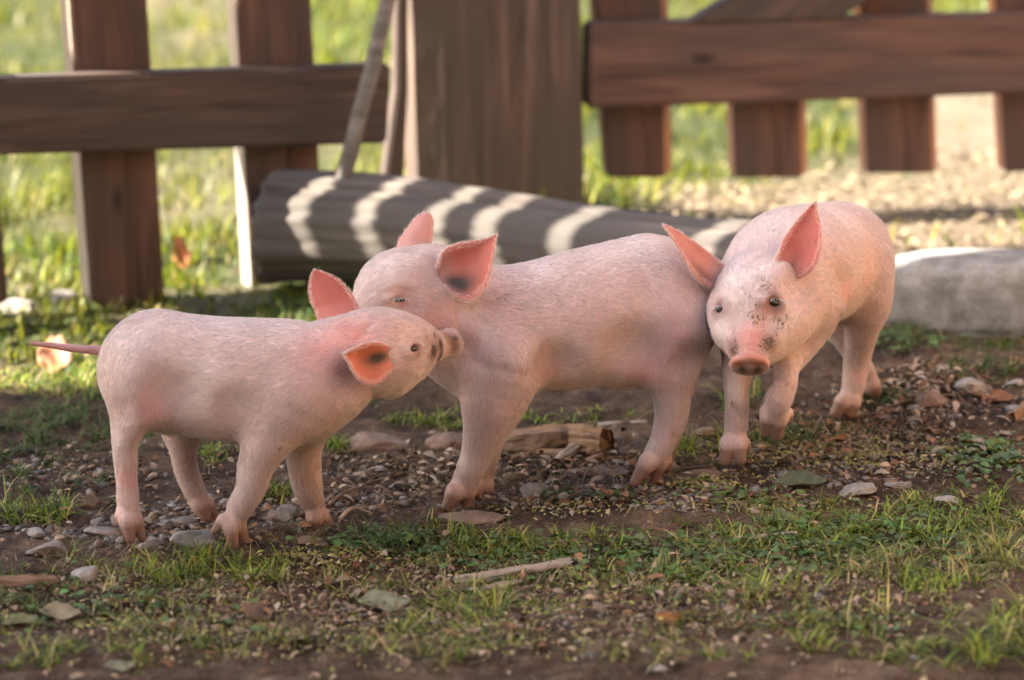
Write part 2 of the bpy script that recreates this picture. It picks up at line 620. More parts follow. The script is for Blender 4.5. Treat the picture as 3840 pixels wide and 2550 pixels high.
# ---- poles leaning by the post
def tube(name, pts, radii, mat, seg=10, parent=None):
    P = [Vector(p) for p in pts]
    V, Fc = [], []
    up = Vector((0.3, 0.9, 0.2)).normalized()
    for i, p in enumerate(P):
        d = (P[min(i + 1, len(P) - 1)] - P[max(i - 1, 0)]).normalized()
        a = d.cross(up).normalized(); b_ = d.cross(a).normalized()
        for k in range(seg):
            t = 2 * math.pi * k / seg
            V.append(p + (a * math.cos(t) + b_ * math.sin(t)) * radii[i])
    for i in range(len(P) - 1):
        for k in range(seg):
            Fc.append((i * seg + k, i * seg + (k + 1) % seg, (i + 1) * seg + (k + 1) % seg, (i + 1) * seg + k))
    V.append(P[0]); V.append(P[-1])
    for k in range(seg):
        Fc.append((len(V) - 2, (k + 1) % seg, k)); Fc.append((len(V) - 1, (len(P) - 1) * seg + k, (len(P) - 1) * seg + (k + 1) % seg))
    ob = new_mesh(name, V, Fc, mat, True, parent)
    bm = bmesh.new(); bm.from_mesh(ob.data)
    bmesh.ops.recalc_face_normals(bm, faces=bm.faces); bm.to_mesh(ob.data); bm.free()
    return ob


pole = tube('leaning_pole', [U(402, -70, 1.30), U(388, -2, 1.28), U(372, 70, 1.26), U(360, 112, 1.25), U(347, 165, 1.24), U(337, 199, 1.235)],
            [.0125, .0125, .013, .0125, .0135, .012], M_POLE)
tag(pole, 'thin grey pole leaning from the log up against the massive post', 'pole')
plank = Plane(U(395, 190, 1.56), math.radians(38)).board('leaning_board', [(383, 198), (397, 90), (400, -80), (409, -80), (409, 90), (404, 196)], 0.02, M_RAIL, None, (0, 2))
tag(plank, 'dark narrow board leaning on the left flank of the massive post', 'board')

# ------------------------------------------------------------------ log
def make_log():
    A, B = U(266, 229, 1.27), U(852, 273, 0.99)
    ra, rb = 0.084, 0.070
    ax = (B - A); L = ax.length; ax.normalize()
    ez = Vector((0, 0, 1)); ey = ez.cross(ax).normalized(); ez = ax.cross(ey)
    Mx = Matrix((ax, ey, ez)).transposed().to_4x4(); Mx.translation = A
    nS, nL = 84, 170
    V, Fc = [], []
    for j in range(nL + 1):
        x = L * j / nL
        r0 = lerp(ra, rb, j / nL) * (1 + 0.05 * float(fbm(np.array(x * 3.0), np.array(0.5), oct=2, seed=2)))
        if j == 0: r0 *= 0.94
        for k in range(nS):
            t = 2 * math.pi * k / nS
            c, s = math.cos(t), math.sin(t)
            crack = 0
            g = float(fbm(np.array(x * 2.2), np.array(c * 5.0), np.array(s * 5.0), 4, 11))
            g2 = float(noise(np.array(x * 3.0), np.array(t * 9.0), None, 14))
            g3 = float(fbm(np.array(x * 1.3 + 7), np.array(c * 1.6), np.array(s * 1.6), 2, 19))
            gr = float(noise(np.array(x * 1.1), np.array(c * 14.0), np.array(s * 14.0), 23))
            r = r0 * (1 + 0.05 * g + 0.24 * g3) - 0.008 * max(0, g2 - 0.40) - 0.012 * max(0, gr - 0.45)
            if j < 3: r *= 1 - 0.03 * (3 - j) + 0.02 * g2
            x = L * j / nL + (0.012 * g3 + .006 * g2 if j == 0 else 0)
            V.append((x, c * r + .010 * math.sin(x * 5.1 + 1), s * r + .008 * math.sin(x * 7.3)))
    for j in range(nL):
        for k in range(nS):
            Fc.append((j * nS + k, j * nS + (k + 1) % nS, (j + 1) * nS + (k + 1) % nS, (j + 1) * nS + k))
    Fc.append(tuple(range(nS))[::-1]); Fc.append(tuple(nL * nS + k for k in range(nS)))
    ob = new_mesh('log', V, Fc, M_LOG, True)
    bm = bmesh.new(); bm.from_mesh(ob.data); bmesh.ops.recalc_face_normals(bm, faces=bm.faces); bm.to_mesh(ob.data); bm.free()
    ob.matrix_world = Mx
    return ob, A, B


log, LOG_A, LOG_B = make_log()


def make_block():
    bm = bmesh.new()
    bmesh.ops.create_icosphere(bm, subdivisions=5, radius=1)
    A, B = U(868, 293, .97), U(1092, 297, .83)
    co = np.array([v.co[:] for v in bm.verts])
    p = np.sign(co) * np.abs(co) ** .55                                # boxy
    p = p / np.maximum(1, np.linalg.norm(p, axis=1, keepdims=True) / 1.25)
    d = 1 + .10 * fbm(co[:, 0] * 1.6 + 4, co[:, 1] * 1.6, co[:, 2] * 1.6, 3, 71) + .05 * fbm(co[:, 0] * 6, co[:, 1] * 6, co[:, 2] * 6, 3, 72)
    p = p * d[:, None]
    hl = (B - A).length / 2
    p = p * np.array([hl, .075, .062])
    for v, q in zip(bm.verts, p): v.co = q
    for f in bm.faces: f.smooth = True
    me = bpy.data.meshes.new('stone_block'); bm.to_mesh(me); bm.free(); me.materials.append(M_BLOCK)
    ob = bpy.data.objects.new('stone_block', me); COL.objects.link(ob)
    ax = (B - A).normalized(); ey = Vector((0, 0, 1)).cross(ax).normalized(); ez = ax.cross(ey)
    Mx = Matrix((ax, ey, ez)).transposed().to_4x4(); Mx.translation = (A + B) / 2
    ob.matrix_world = Mx
    return ob


block = make_block()
tag(block, 'long pale grey rounded stone block lying in line with the log', 'stone')
tag(log, 'long weathered grey log striped with sunlight lying in front of the gate', 'log')

# ------------------------------------------------------------------ added sun blocker out of view on the left, shading the yard
sun_blocker = empty('added_sun_blocker', (-2.6, -0.6, 0))
tag(sun_blocker, 'added sun blocker of boards on posts, out of view on the left', 'sun_blocker')
SH_Z = 2.0
off = (SH_Z - 0.05) / math.tan(SUN_EL)
sd = Vector((math.cos(SUN_AZ), math.sin(SUN_AZ), 0))             # way the shadows fall


def sun_blocker_pt(x, y, z0=0.02):
    """point of the blocker plane whose shadow falls on (x, y)"""
    s = (SH_Z - z0) / math.tan(SUN_EL)
    return Vector((x - sd.x * s, y - sd.y * s, SH_Z))


def slab(name, corners, thick, parent, mat=M_SUN_BLOCKER):
    V = [Vector(c) for c in corners] + [Vector(c) + Vector((0, 0, thick)) for c in corners]
    ob = new_mesh(name, V, [(3, 2, 1, 0), (4, 5, 6, 7), (0, 1, 5, 4), (1, 2, 6, 5), (2, 3, 7, 6), (3, 0, 4, 7)], mat)
    attach(ob, parent)
    return ob


EDGE0 = 0.80                                                        # shade line on the ground at x = 0
nb = 9
for i in range(nb):                                                 # blocker boards side by side
    y0 = lerp(-1.2, EDGE0, i / nb); y1 = lerp(-1.2, EDGE0, (i + 1) / nb)
    q = []
    for (x, y) in ((-0.95, y0), (1.08, y0), (1.08, y1), (-0.95, y1)):
        q.append(sun_blocker_pt(x, y + 0.176 * x))
    dz = 0.012 * (i % 2)
    slab('sun_blocker_board', [c + Vector((0, 0, dz)) for c in q], 0.025, sun_blocker)
for (x, y) in ((-0.85, -1.2), (-0.85, 0.5), (0.95, -0.9), (0.95, 0.8)):
    p = sun_blocker_pt(x, y)
    c = [Vector((p.x + dx, p.y + dy, -0.1)) for dx, dy in ((-.06, -.06), (.06, -.06), (.06, .06), (-.06, .06))]
    slab('sun_blocker_post', c, SH_Z + 0.1, sun_blocker, M_RAIL)


reflector = empty('added_reflector', (2.0, -1.0, 0))  # added out of view to bounce warm light onto the piglets
tag(reflector, 'added reflector of warm brown upright boards, out of view on the right', 'bounce_reflector')
_b = NT('reflector_board'); _b.set(Base_Color=(0.28, 0.185, 0.115), Roughness=0.9); M_REFLECTOR = _b.m
for i in range(20):
    y0 = -3.6 + i * .25
    o = slab('board', [(1.95 + .01 * (i % 2), y0, -.05), (2.0 + .01 * (i % 2), y0, -.05), (2.0 + .01 * (i % 2), y0 + .243, -.05), (1.95 + .01 * (i % 2), y0 + .243, -.05)], 2.3, reflector, M_REFLECTOR)

# ---- added dark boards behind the camera, blocking low sky from the fronts
sky_blocker = empty('added_sky_blocker', (0, -6.2, 0))
tag(sky_blocker, 'added sky blocker of dark brown boards behind the camera', 'sky_screen')
_b = NT('sky_blocker_board'); _b.set(Base_Color=(0.10, 0.07, 0.05), Roughness=0.9); M_SKY_BLOCKER = _b.m
for i in range(24):
    x0 = -4.8 + i * .4
    slab('board', [(x0, -6.2 - .015 * (i % 2), -.1), (x0 + .39, -6.2 - .015 * (i % 2), -.1), (x0 + .39, -6.15 - .015 * (i % 2), -.1), (x0, -6.15 - .015 * (i % 2), -.1)], 3.9, sky_blocker, M_SKY_BLOCKER)
slab('sky_blocker_cap', [(-5, -6.6, 3.82), (5, -6.6, 3.82), (5, -5.8, 3.82), (-5, -5.8, 3.82)], .06, sky_blocker, M_SKY_BLOCKER)

# ---- added slats out of view, spaced so sunlight through them stripes the log
stripe_blocker = empty('added_stripe_blocker', (-1.6, 1.2, 0))
tag(stripe_blocker, 'added light-blocking slats on thin legs, out of view beside the picket fence', 'stripe_blocker')
RZ = 0.95
ldir = (LOG_B - LOG_A)


def log_top(px):
    t = 0.5
    for _ in range(12):
        p = LOG_A + ldir * t
        q = (p.x / (p.y + 4)) * FOC / 1.02 + 512
        t += (px - q) / 850.0
    return LOG_A + ldir * t + Vector((0, 0, .075))


def stripe_pt(x, y, z0):
    k = (RZ - z0) / math.tan(SUN_EL)
    return Vector((x - sd.x * k, y - sd.y * k, RZ))


ends = []
for (p0, p1) in [(205, 300), (352, 398), (420, 468), (490, 517), (542, 593), (618, 728), (758, 872)]:
    A_, B_ = log_top(p0), log_top(p1)
    q = []
    for (w, dy) in ((A_, -.15), (B_, -.15), (B_, .13), (A_, .13)):
        q.append(stripe_pt(w.x + dy * 1.95, w.y + dy, w.z))
    slab('slat', q, 0.012, stripe_blocker, M_RAIL)
    ends.append(q)
for i0, i1, dz in ((0, 1, -.016), (3, 2, -.016)):
    a_, b_ = ends[0][i0] + Vector((-.25, .10, dz)), ends[-1][i1] + Vector((.03, 0, dz))
    slab('side_rail', [a_, b_, b_ + Vector((0, .02, 0)), a_ + Vector((0, .02, 0))], 0.0155, stripe_blocker, M_RAIL)
for q in (ends[0][0] + Vector((-.22, .09, 0)), ends[0][3] + Vector((-.22, .09, 0)), ends[2][0], ends[2][3]):
    c = [Vector((q.x + dx, q.y + dy, -.03)) for dx, dy in ((-.014, -.014), (.014, -.014), (.014, .014), (-.014, .014))]
    slab('leg', c, RZ + .012, stripe_blocker, M_RAIL)


# ------------------------------------------------------------------ piglets: a distance field turned into one skin surface
class Field:
    def __init__(s, lo, hi, h):
        s.h = h
        s.lo = np.array(lo)
        s.n = np.ceil((np.array(hi) - s.lo) / h).astype(int) + 1
        s.f = np.full(s.n, 1.0, np.float32)

    def window(s, lo, hi):
        a = np.clip(np.floor((np.array(lo) - s.lo) / s.h).astype(int), 0, s.n)
        b = np.clip(np.ceil((np.array(hi) - s.lo) / s.h).astype(int) + 1, 0, s.n)
        ax = [s.lo[i] + s.h * np.arange(a[i], b[i]) for i in range(3)]
        X, Y, Z = np.meshgrid(*ax, indexing='ij')
        return tuple(slice(a[i], b[i]) for i in range(3)), np.stack([X, Y, Z], -1).astype(np.float32)

    def add(s, fn, lo, hi, k):
        m = k + 3 * s.h
        sl, P = s.window(np.array(lo) - m, np.array(hi) + m)
        if P.size == 0: return
        a, b = s.f[sl], fn(P)
        hh = np.maximum(k - np.abs(a - b), 0) / k
        s.f[sl] = np.minimum(a, b) - hh * hh * k * 0.25

    def add_many(s, segs, lo, hi, k):
        m = k + 3 * s.h
        sl, P = s.window(np.array(lo) - m, np.array(hi) + m)
        b = np.full(P.shape[:-1], 1.0, np.float32)
        a0 = np.array([q.start for q in sl])
        for fn, l, h_ in segs:                       # plain union inside one limb
            i0 = np.clip(np.floor((l - m - s.lo) / s.h).astype(int) - a0, 0, None)
            i1 = np.ceil((h_ + m - s.lo) / s.h).astype(int) + 1 - a0
            w = tuple(slice(i0[i], max(i1[i], i0[i])) for i in range(3))
            b[w] = np.minimum(b[w], fn(P[w]))
        a = s.f[sl]
        hh = np.maximum(k - np.abs(a - b), 0) / k
        s.f[sl] = np.minimum(a, b) - hh * hh * k * 0.25

    def cut(s, fn, lo, hi, k):
        m = k + 3 * s.h
        sl, P = s.window(np.array(lo) - m, np.array(hi) + m)
        a, b = s.f[sl], -fn(P)
        hh = np.maximum(k - np.abs(a - b), 0) / k
        s.f[sl] = np.maximum(a, b) + hh * hh * k * 0.25

    def mesh(s):
        f, n = s.f, s.n
        ins = f < 0
        c = np.zeros(n - 1, np.int8)
        for i in (0, 1):
            for j in (0, 1):
                for k in (0, 1):
                    c += ins[i:n[0] - 1 + i, j:n[1] - 1 + j, k:n[2] - 1 + k]
        act = (c > 0) & (c < 8)
        I = np.argwhere(act)
        idx = np.full(n - 1, -1, np.int64); idx[act] = np.arange(len(I))
        S = np.zeros((len(I), 3)); C = np.zeros(len(I))
        cor = [(i, j, k) for i in (0, 1) for j in (0, 1) for k in (0, 1)]
        val = {q: f[I[:, 0] + q[0], I[:, 1] + q[1], I[:, 2] + q[2]] for q in cor}
        for q in cor:
            for axx in range(3):
                if q[axx]: continue
                r = list(q); r[axx] = 1; r = tuple(r)
                a, b = val[q], val[r]
                m = (a < 0) != (b < 0)
                t = np.where(m, a / np.where(m, a - b, 1), 0)
                p = np.tile(np.array(q, float), (len(I), 1)); p[:, axx] += t
                S[m] += p[m]; C[m] += 1
        V = s.lo + s.h * (I + S / C[:, None])
        faces = []
        for axx in range(3):
            o1, o2 = (axx + 1) % 3, (axx + 2) % 3
            sl0 = [slice(None)] * 3; sl1 = [slice(None)] * 3
            sl0[axx] = slice(0, -1); sl1[axx] = slice(1, None)
            a, b = ins[tuple(sl0)], ins[tuple(sl1)]
            E = np.argwhere(a != b)
            E = E[(E[:, o1] > 0) & (E[:, o2] > 0) & (E[:, o1] < n[o1] - 1) & (E[:, o2] < n[o2] - 1)]
            fl = a[tuple(E.T)]
            q = []
            for d1, d2 in ((-1, -1), (0, -1), (0, 0), (-1, 0)):
                e = E.copy(); e[:, o1] += d1; e[:, o2] += d2
                q.append(idx[tuple(e.T)])
            q = np.stack(q, -1)
            q[~fl] = q[~fl][:, ::-1]
            faces.append(q)
        return V, np.concatenate(faces)


def cone_fn(a, ra, b, rb):
    a = np.array(a, np.float32); b = np.array(b, np.float32)
    ba = b - a; l2 = float(ba @ ba) + 1e-12

    def fn(P):
        pa = P - a
        t = np.clip((pa @ ba) / l2, 0, 1)
        return np.linalg.norm(pa - t[..., None] * ba, axis=-1) - (ra + (rb - ra) * t)
    return fn


def ell_fn(c, R, rad):
    c = np.array(c, np.float32); R = np.array(R, np.float32); rad = np.array(rad, np.float32)

    def fn(P):
        q = (P - c) @ R.T
        k0 = np.linalg.norm(q / rad, axis=-1); k1 = np.linalg.norm(q / (rad * rad), axis=-1) + 1e-9
        return k0 * (k0 - 1) / k1
    return fn


def disc_fn(c, R, rx, ry, hz, rd):
    c = np.array(c, np.float32); R = np.array(R, np.float32)

    def fn(P):
        q = (P - c) @ R.T
        a = (np.hypot(q[..., 0] / rx, q[..., 1] / ry) - 1) * min(rx, ry) + rd
        b = np.abs(q[..., 2]) - hz + rd
        return np.hypot(np.maximum(a, 0), np.maximum(b, 0)) + np.minimum(np.maximum(a, b), 0) - rd
    return fn


def catmull(rows, n):
    rows = np.array(rows, float)
    m = len(rows)
    out = []
    for t in np.linspace(0, m - 1, n):
        i = min(int(t), m - 2); f = t - i
        p0, p1, p2, p3 = rows[max(i - 1, 0)], rows[i], rows[i + 1], rows[min(i + 2, m - 1)]
        out.append(0.5 * (2 * p1 + (p2 - p0) * f + (2 * p0 - 5 * p1 + 4 * p2 - p3) * f * f + (3 * p1 - 3 * p2 + p3 - p0) * f ** 3))
    return np.array(out)


def ear_mesh(rows, cup, thick=0.0032, nu=22, nv=15, fold=0.0):
    A = [list(U(*r[0])) for r in rows]; B = [list(U(*r[1])) for r in rows]
    A, B = catmull(A, nu), catmull(B, nu)
    G = np.zeros((nu, nv, 3))
    back = np.array([0, 1.0, -0.15])
    for i in range(nu):
        w = np.linalg.norm(B[i] - A[i])
        for j in range(nv):
            s_ = j / (nv - 1)
            G[i, j] = A[i] * (1 - s_) + B[i] * s_ + back * (cup * w * 4 * s_ * (1 - s_)) + back * fold * w * math.sin(s_ * 9) * 0.2
    du = np.gradient(G, axis=0); dv = np.gradient(G, axis=1)
    N = np.cross(du, dv); N /= np.linalg.norm(N, axis=-1, keepdims=True) + 1e-9
    if (N[..., 1]).mean() > 0: N = -N                          # towards the camera
    e = np.sin(np.linspace(0, 1, nv) * math.pi) ** 0.5
    th = thick * (0.35 + 0.65 * e)[None, :, None] * np.linspace(1.5, 0.7, nu)[:, None, None]
    Fr, Bk = G + N * th / 2, G - N * th / 2
    V = np.concatenate([Fr.reshape(-1, 3), Bk.reshape(-1, 3)])
    faces = []
    o = nu * nv
    flip = np.cross(du, dv)[..., 1].mean() > 0
    for i in range(nu - 1):
        for j in range(nv - 1):
            a, b, c, d = i * nv + j, i * nv + j + 1, (i + 1) * nv + j + 1, (i + 1) * nv + j
            q = (a, d, c, b) if not flip else (a, b, c, d)
            if flip: q = q[::-1]
            faces.append(q); faces.append(tuple(o + t for t in q[::-1]))
    rim = [(0, j) for j in range(nv)] + [(i, nv - 1) for i in range(1, nu)] + [(nu - 1, j) for j in range(nv - 2, -1, -1)] + [(i, 0) for i in range(nu - 2, 0, -1)]
    for k in range(len(rim)):
        a, b = rim[k], rim[(k + 1) % len(rim)]
        a, b = a[0] * nv + a[1], b[0] * nv + b[1]
        faces.append((a, b, o + b, o + a))
    uv = np.stack(np.meshgrid(np.linspace(0, 1, nu), np.linspace(0, 1, nv), indexing='ij'), -1).reshape(-1, 2)
    return V, np.array(faces), np.concatenate([uv, uv]), np.repeat([1, 0], o), np.concatenate([N.reshape(-1, 3), -N.reshape(-1, 3)]), np.concatenate([du.reshape(-1, 3)] * 2)


SKIN = np.array([0.60, 0.44, 0.41])
PINK = np.array([0.70, 0.345, 0.31])
EAR_IN = np.array([0.56, 0.155, 0.115])
EAR_OUT = np.array([0.68, 0.36, 0.33])
DISC = np.array([0.60, 0.27, 0.20])
HOOF = np.array([0.17, 0.10, 0.07])
DARK = np.array([0.10, 0.05, 0.04])


def make_piglet(spec):
    chains = []
    for k, pts in spec['chains']:
        W = [[*U(p[0], p[1], p[2]), (p[3] - (1.2 if len(pts) > 2 or p[3] > 12 else 0)) * mpp(p[2])] for p in pts]
        if len(W) > 2:
            W = catmull(W, (len(W) - 1) * 4 + 1)
        chains.append((k, [(np.array(w[:3]), float(w[3])) for w in W]))
    allp = np.array([w[0] for _, W in chains for w in W]); rr = max(w[1] for _, W in chains for w in W)
    fld = Field(allp.min(0) - rr - .01, allp.max(0) + rr + .01, 0.0027)
    prims = []
    for k, W in chains:
        segs = []
        for (a, ra), (b, rb) in zip(W[:-1], W[1:]):
            fn = cone_fn(a, ra, b, rb)
            segs.append((fn, np.minimum(a - ra, b - rb), np.maximum(a + ra, b + rb)))
            d = b - a
            prims.append((fn, d / (np.linalg.norm(d) + 1e-9)))
        lo = np.min([q[1] for q in segs], 0); hi = np.max([q[2] for q in segs], 0)
        fld.add_many(segs, lo, hi, k)
    for (px, py, Y, nrm, side, rx, ry, rz, k, sign) in spec.get('ells', []):
        c = np.array(U(px, py, Y)); n = np.array(nrm, float); n /= np.linalg.norm(n)
        x = np.array(side, float); x -= n * (x @ n); x /= np.linalg.norm(x)
        R = np.stack([x, np.cross(n, x), n])
        m = mpp(Y)
        fn = disc_fn(c, R, rx * m, ry * m, rz * m, 2.2 * m) if sign == 2 else ell_fn(c, R, (rx * m, ry * m, rz * m))
        r = max(rx, ry, rz) * m
        (fld.add if sign > 0 else fld.cut)(fn, c - r, c + r, k)
        if sign > 0: prims.append((fn, -n * 0.5))
    V, F = fld.mesh()
    bvh = BVHTree.FromPolygons([tuple(v) for v in V], [tuple(f) for f in F])
    for (px, py, r, sx, sy, yaw) in spec['eyes']:                     # lids round the eyes
        h = bvh.ray_cast(CAM, ray(px, py))
        if h[0] is None: continue
        m = mpp(h[0].y); n = h[1].normalized()
        if n.y > 0: n = -n
        x = Vector((1, 0, yaw)); x = (x - n * x.dot(n)).normalized()
        R = np.stack([np.array(x), np.array(n.cross(x)), np.array(n)])
        c0 = np.array(h[0] - n * r * m * .35)
        rd = 2 * r * m
        fld.add(ell_fn(c0, R, (1.9 * r * sx * m, 1.65 * r * max(sy, .7) * m, .95 * r * m)), c0 - rd, c0 + rd, .006)
        c1 = np.array(h[0] + n * r * m * .55)
        fld.cut(ell_fn(c1, R, (1.0 * r * sx * m, .95 * r * sy * m, 1.0 * r * m)), c1 - rd, c1 + rd, .002)
    for (r, dep, pts) in spec.get('grooves', []):
        kk = .009 if r > 2.6 else .003
        if r > 2.6: r = r * 1.5
        W = []
        for (px, py) in pts:
            h = bvh.ray_cast(CAM, ray(px, py))
            if h[0] is not None: W.append(np.array(h[0]) - np.array(ray(px, py)) * (r - dep) * mpp(h[0].y))
        if len(W) < 2: continue
        W = catmull(W, (len(W) - 1) * 4 + 1)
        rm = r * mpp(spec['Y'])
        for a, b in zip(W[:-1], W[1:]):
            fld.cut(cone_fn(a, rm, b, rm), np.minimum(a, b) - rm, np.maximum(a, b) + rm, kk)
    for (px, py, r, dep) in spec.get('dents', []):
        h = bvh.ray_cast(CAM, ray(px, py))
        if h[0] is None: continue
        n = h[1].normalized()
        if n.y > 0: n = -n
        m = mpp(h[0].y)
        c0 = np.array(h[0] + n * (r - dep) * m)
        fld.cut(cone_fn(c0, r * m, c0 + np.array([0, 0, .0001]), r * m), c0 - r * m, c0 + r * m, .022)
    V, F = fld.mesh()
    # relax the voxel steps
    e = np.concatenate([F[:, [0, 1]], F[:, [1, 2]], F[:, [2, 3]], F[:, [3, 0]]])
    e = np.concatenate([e, e[:, ::-1]])
    deg = np.bincount(e[:, 0], minlength=len(V)).astype(float)
    for it in range(4):
        A = np.stack([np.bincount(e[:, 0], V[e[:, 1], i], len(V)) for i in range(3)], -1) / deg[:, None]
        V = V + (A - V) * (0.5 if it % 2 == 0 else -0.45)
    # hair flow at each vertex
    Dd = np.stack([fn(V.astype(np.float32)) for fn, _ in prims], -1)
    Wt = np.exp(-np.clip(Dd + 0.004, 0, None) / 0.010) + 1e-9
    flow = Wt @ np.array([d for _, d in prims]) / Wt.sum(1, keepdims=True)
    col = np.tile(SKIN, (len(V), 1)) ; mud = np.full(len(V), .10); fur = np.ones(len(V))
    bvh = BVHTree.FromPolygons([tuple(v) for v in V], [tuple(f) for f in F])
    hits = {}

    def hit(px, py):
        r = bvh.ray_cast(CAM, ray(px, py))
        return r
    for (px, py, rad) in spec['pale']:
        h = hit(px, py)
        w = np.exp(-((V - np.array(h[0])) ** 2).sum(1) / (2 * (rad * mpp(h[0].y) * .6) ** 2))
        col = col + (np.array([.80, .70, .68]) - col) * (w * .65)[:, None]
    for (px, py, rad, c, st, md, fr) in spec['tints']:  # skin tints and mud; dark rings round the eyes paint in socket shade
        h = hit(px, py)
        p = h[0] if h[0] is not None else U(px, py, spec['Y'])
        s_ = rad * mpp(p.y)
        w = np.exp(-((V - np.array(p)) ** 2).sum(1) / (2 * (s_ * 0.6) ** 2))
        if c is not None: col = col + (np.array(c) - col) * (w * st)[:, None]
        mud = np.maximum(mud, md * w) if md else mud
        fur = fur * (1 - np.clip(w * 1.5, 0, 1) * fr)
    # lower legs: a little pinker, dirty feet
    gz = V[:, 2] - ground_base(V[:, 0], V[:, 1])
    lw = smooth01((0.10 - gz) / 0.08)
    col = col + (np.array([.31, .20, .155]) - col) * (smooth01((0.07 - gz) / 0.06) * .75)[:, None]
    mud = np.maximum(mud, 0.50 * smooth01((0.035 - gz) / 0.03))
    hf = np.zeros(len(V))
    for k, W in chains:
        if k < .009 and len(W) == 2:
            (a, ra), (b, rb) = W
            t = ((V - a) @ (b - a)) / ((b - a) @ (b - a))
            near = np.linalg.norm(V - (a + np.clip(t, 0, 1)[:, None] * (b - a)), axis=1) < ra * 1.2
            hf = np.maximum(hf, smooth01((t - .12) / .3) * near)
    col = col + (HOOF - col) * (hf * .85)[:, None]; fur *= (1 - hf)
    parts_V, parts_F, parts_C = [V], [F], [np.concatenate([col, mud[:, None]], 1)]
    ears = []
    for er in spec['ears']:
        ev, ef, uv, side, en, edu = ear_mesh(er['rows'], er['cup'])
        cin = np.array(er.get('front', EAR_IN)); cout = np.array(er.get('back', EAR_OUT))
        ec = np.where(side[:, None] > 0, cin, cout)
        edge = smooth01((np.abs(uv[:, 1] - .5) - 0.36) / 0.12)[:, None]
        ec = ec + (np.array([.70, .36, .32]) - ec) * edge * 0.5
        root = smooth01((0.35 - uv[:, 0]) / 0.3)[:, None]
        ec = ec + (er.get('root', SKIN * .9) - ec) * root * er.get('rootw', 0.6)
        em = np.full(len(ev), er.get('mud', 0.30)) * side
        if 'canal' in er:
            cu, cv, cr = er['canal']
            w = np.exp(-(((uv[:, 0] - cu) ** 2 + (uv[:, 1] - cv) ** 2) / (2 * cr * cr))) * side
            ec = ec + (np.array([.03, .018, .014]) - ec) * np.clip(w * er.get('cw', 1.2), 0, 1)[:, None]
        parts_F.append(ef + sum(len(v) for v in parts_V)); parts_V.append(ev)
        parts_C.append(np.concatenate([ec, em[:, None]], 1))
        ears.append((ev, ef, uv, side, en, edu))
    if 'tail' in spec:
        tp = catmull([[*U(*t[:3]), t[3] * mpp(t[2])] for t in spec['tail']], 20)
        tv, tf = [], []
        for i, t in enumerate(tp):
            d = tp[min(i + 1, 19), :3] - tp[max(i - 1, 0), :3]; d /= np.linalg.norm(d)
            a = np.cross(d, [0, 0, 1]); a /= np.linalg.norm(a); b = np.cross(d, a)
            for q in range(10):
                th = 2 * math.pi * q / 10
                tv.append(t[:3] + (a * math.cos(th) + b * math.sin(th)) * t[3])
        for i in range(19):
            for q in range(10):
                tf.append((i * 10 + q, i * 10 + (q + 1) % 10, (i + 1) * 10 + (q + 1) % 10, (i + 1) * 10 + q)[::-1])
        tv.append(tp[-1, :3]);
        for q in range(0, 10, 2):
            tf.append((200, 190 + q, 190 + (q + 1), 190 + (q + 2) % 10))
        parts_F.append(np.array(tf) + sum(len(v) for v in parts_V)); parts_V.append(np.array(tv))
        tc = np.tile([.50, .28, .26, 0.25], (len(tv), 1)); parts_C.append(tc)
    AV, AF, AC = np.concatenate(parts_V), np.concatenate(parts_F), np.concatenate(parts_C)
    base = V[V[:, 2].argmin()]
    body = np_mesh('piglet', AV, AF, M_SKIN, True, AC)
    # move the origin to the feet
    org = Vector((float(V[:, 0].mean()), float(V[:, 1].mean()), float(V[:, 2].min())))
    body.data.transform(Matrix.Translation(-org)); body.location = org
    tag(body, spec['label'], 'piglet')
    # eyes
    for (px, py, r, sx, sy, yaw) in spec['eyes']:
        h = hit(px, py)
        if h[0] is None: continue
        m = mpp(h[0].y)
        bm = bmesh.new()
        bmesh.ops.create_uvsphere(bm, u_segments=20, v_segments=14, radius=1)
        n = h[1].normalized()
        if n.y > 0: n = -n
        x = Vector((1, 0, yaw)); x = (x - n * x.dot(n)).normalized(); y = n.cross(x)
        Mx = Matrix((x * sx * r * m, y * sy * r * m, n * r * m * 0.75)).transposed().to_4x4()
        Mx.translation = h[0] - n * r * m * 0.30
        bm.transform(Mx)
        for f in bm.faces: f.smooth = True
        me = bpy.data.meshes.new('eye'); bm.to_mesh(me); bm.free(); me.materials.append(M_EYE)
        eo = bpy.data.objects.new('eye', me); COL.objects.link(eo); attach(eo, body)
    # hair
    N = int(spec.get('hairs', 60000))
    a, b, c, d = (V[F[:, i]] for i in range(4))
    nr = np.cross(c - a, d - b); ar = np.linalg.norm(nr, axis=1); nr /= ar[:, None] + 1e-12
    pick = RNG.choice(len(F), N, p=ar / ar.sum())
    u, v = RNG.random((N, 1)), RNG.random((N, 1))
    P = (a[pick] * (1 - u) + b[pick] * u) * (1 - v) + (d[pick] * (1 - u) + c[pick] * u) * v
    vi = F[pick, 0]
    keep = RNG.random(N) < fur[vi]
    P, vi, n = P[keep], vi[keep], nr[pick][keep]
    N = len(P)
    gzh = P[:, 2] - ground_base(P[:, 0], P[:, 1])
    leg = smooth01((0.14 - gzh) / 0.06)
    fl = flow[vi] + np.array([0, 0, -0.25])
    cl = np.stack([noise(P[:, 0] * 60, P[:, 1] * 60, P[:, 2] * 60, 40 + i) for i in range(3)], -1)      # tufts
    fl = fl + cl * 0.10 + RNG.normal(0, 0.16, (N, 3))
    fl = fl - n * (fl * n).sum(1, keepdims=True)
    fl /= np.linalg.norm(fl, axis=1, keepdims=True) + 1e-9
    tp = np.full(N, 9.0)
    for k, W in chains:
        if k < .009 and len(W) == 2:
            tp = np.minimum(tp, np.linalg.norm(P - W[0][0], axis=1))
    toe = smooth01((0.030 - tp) / 0.016)
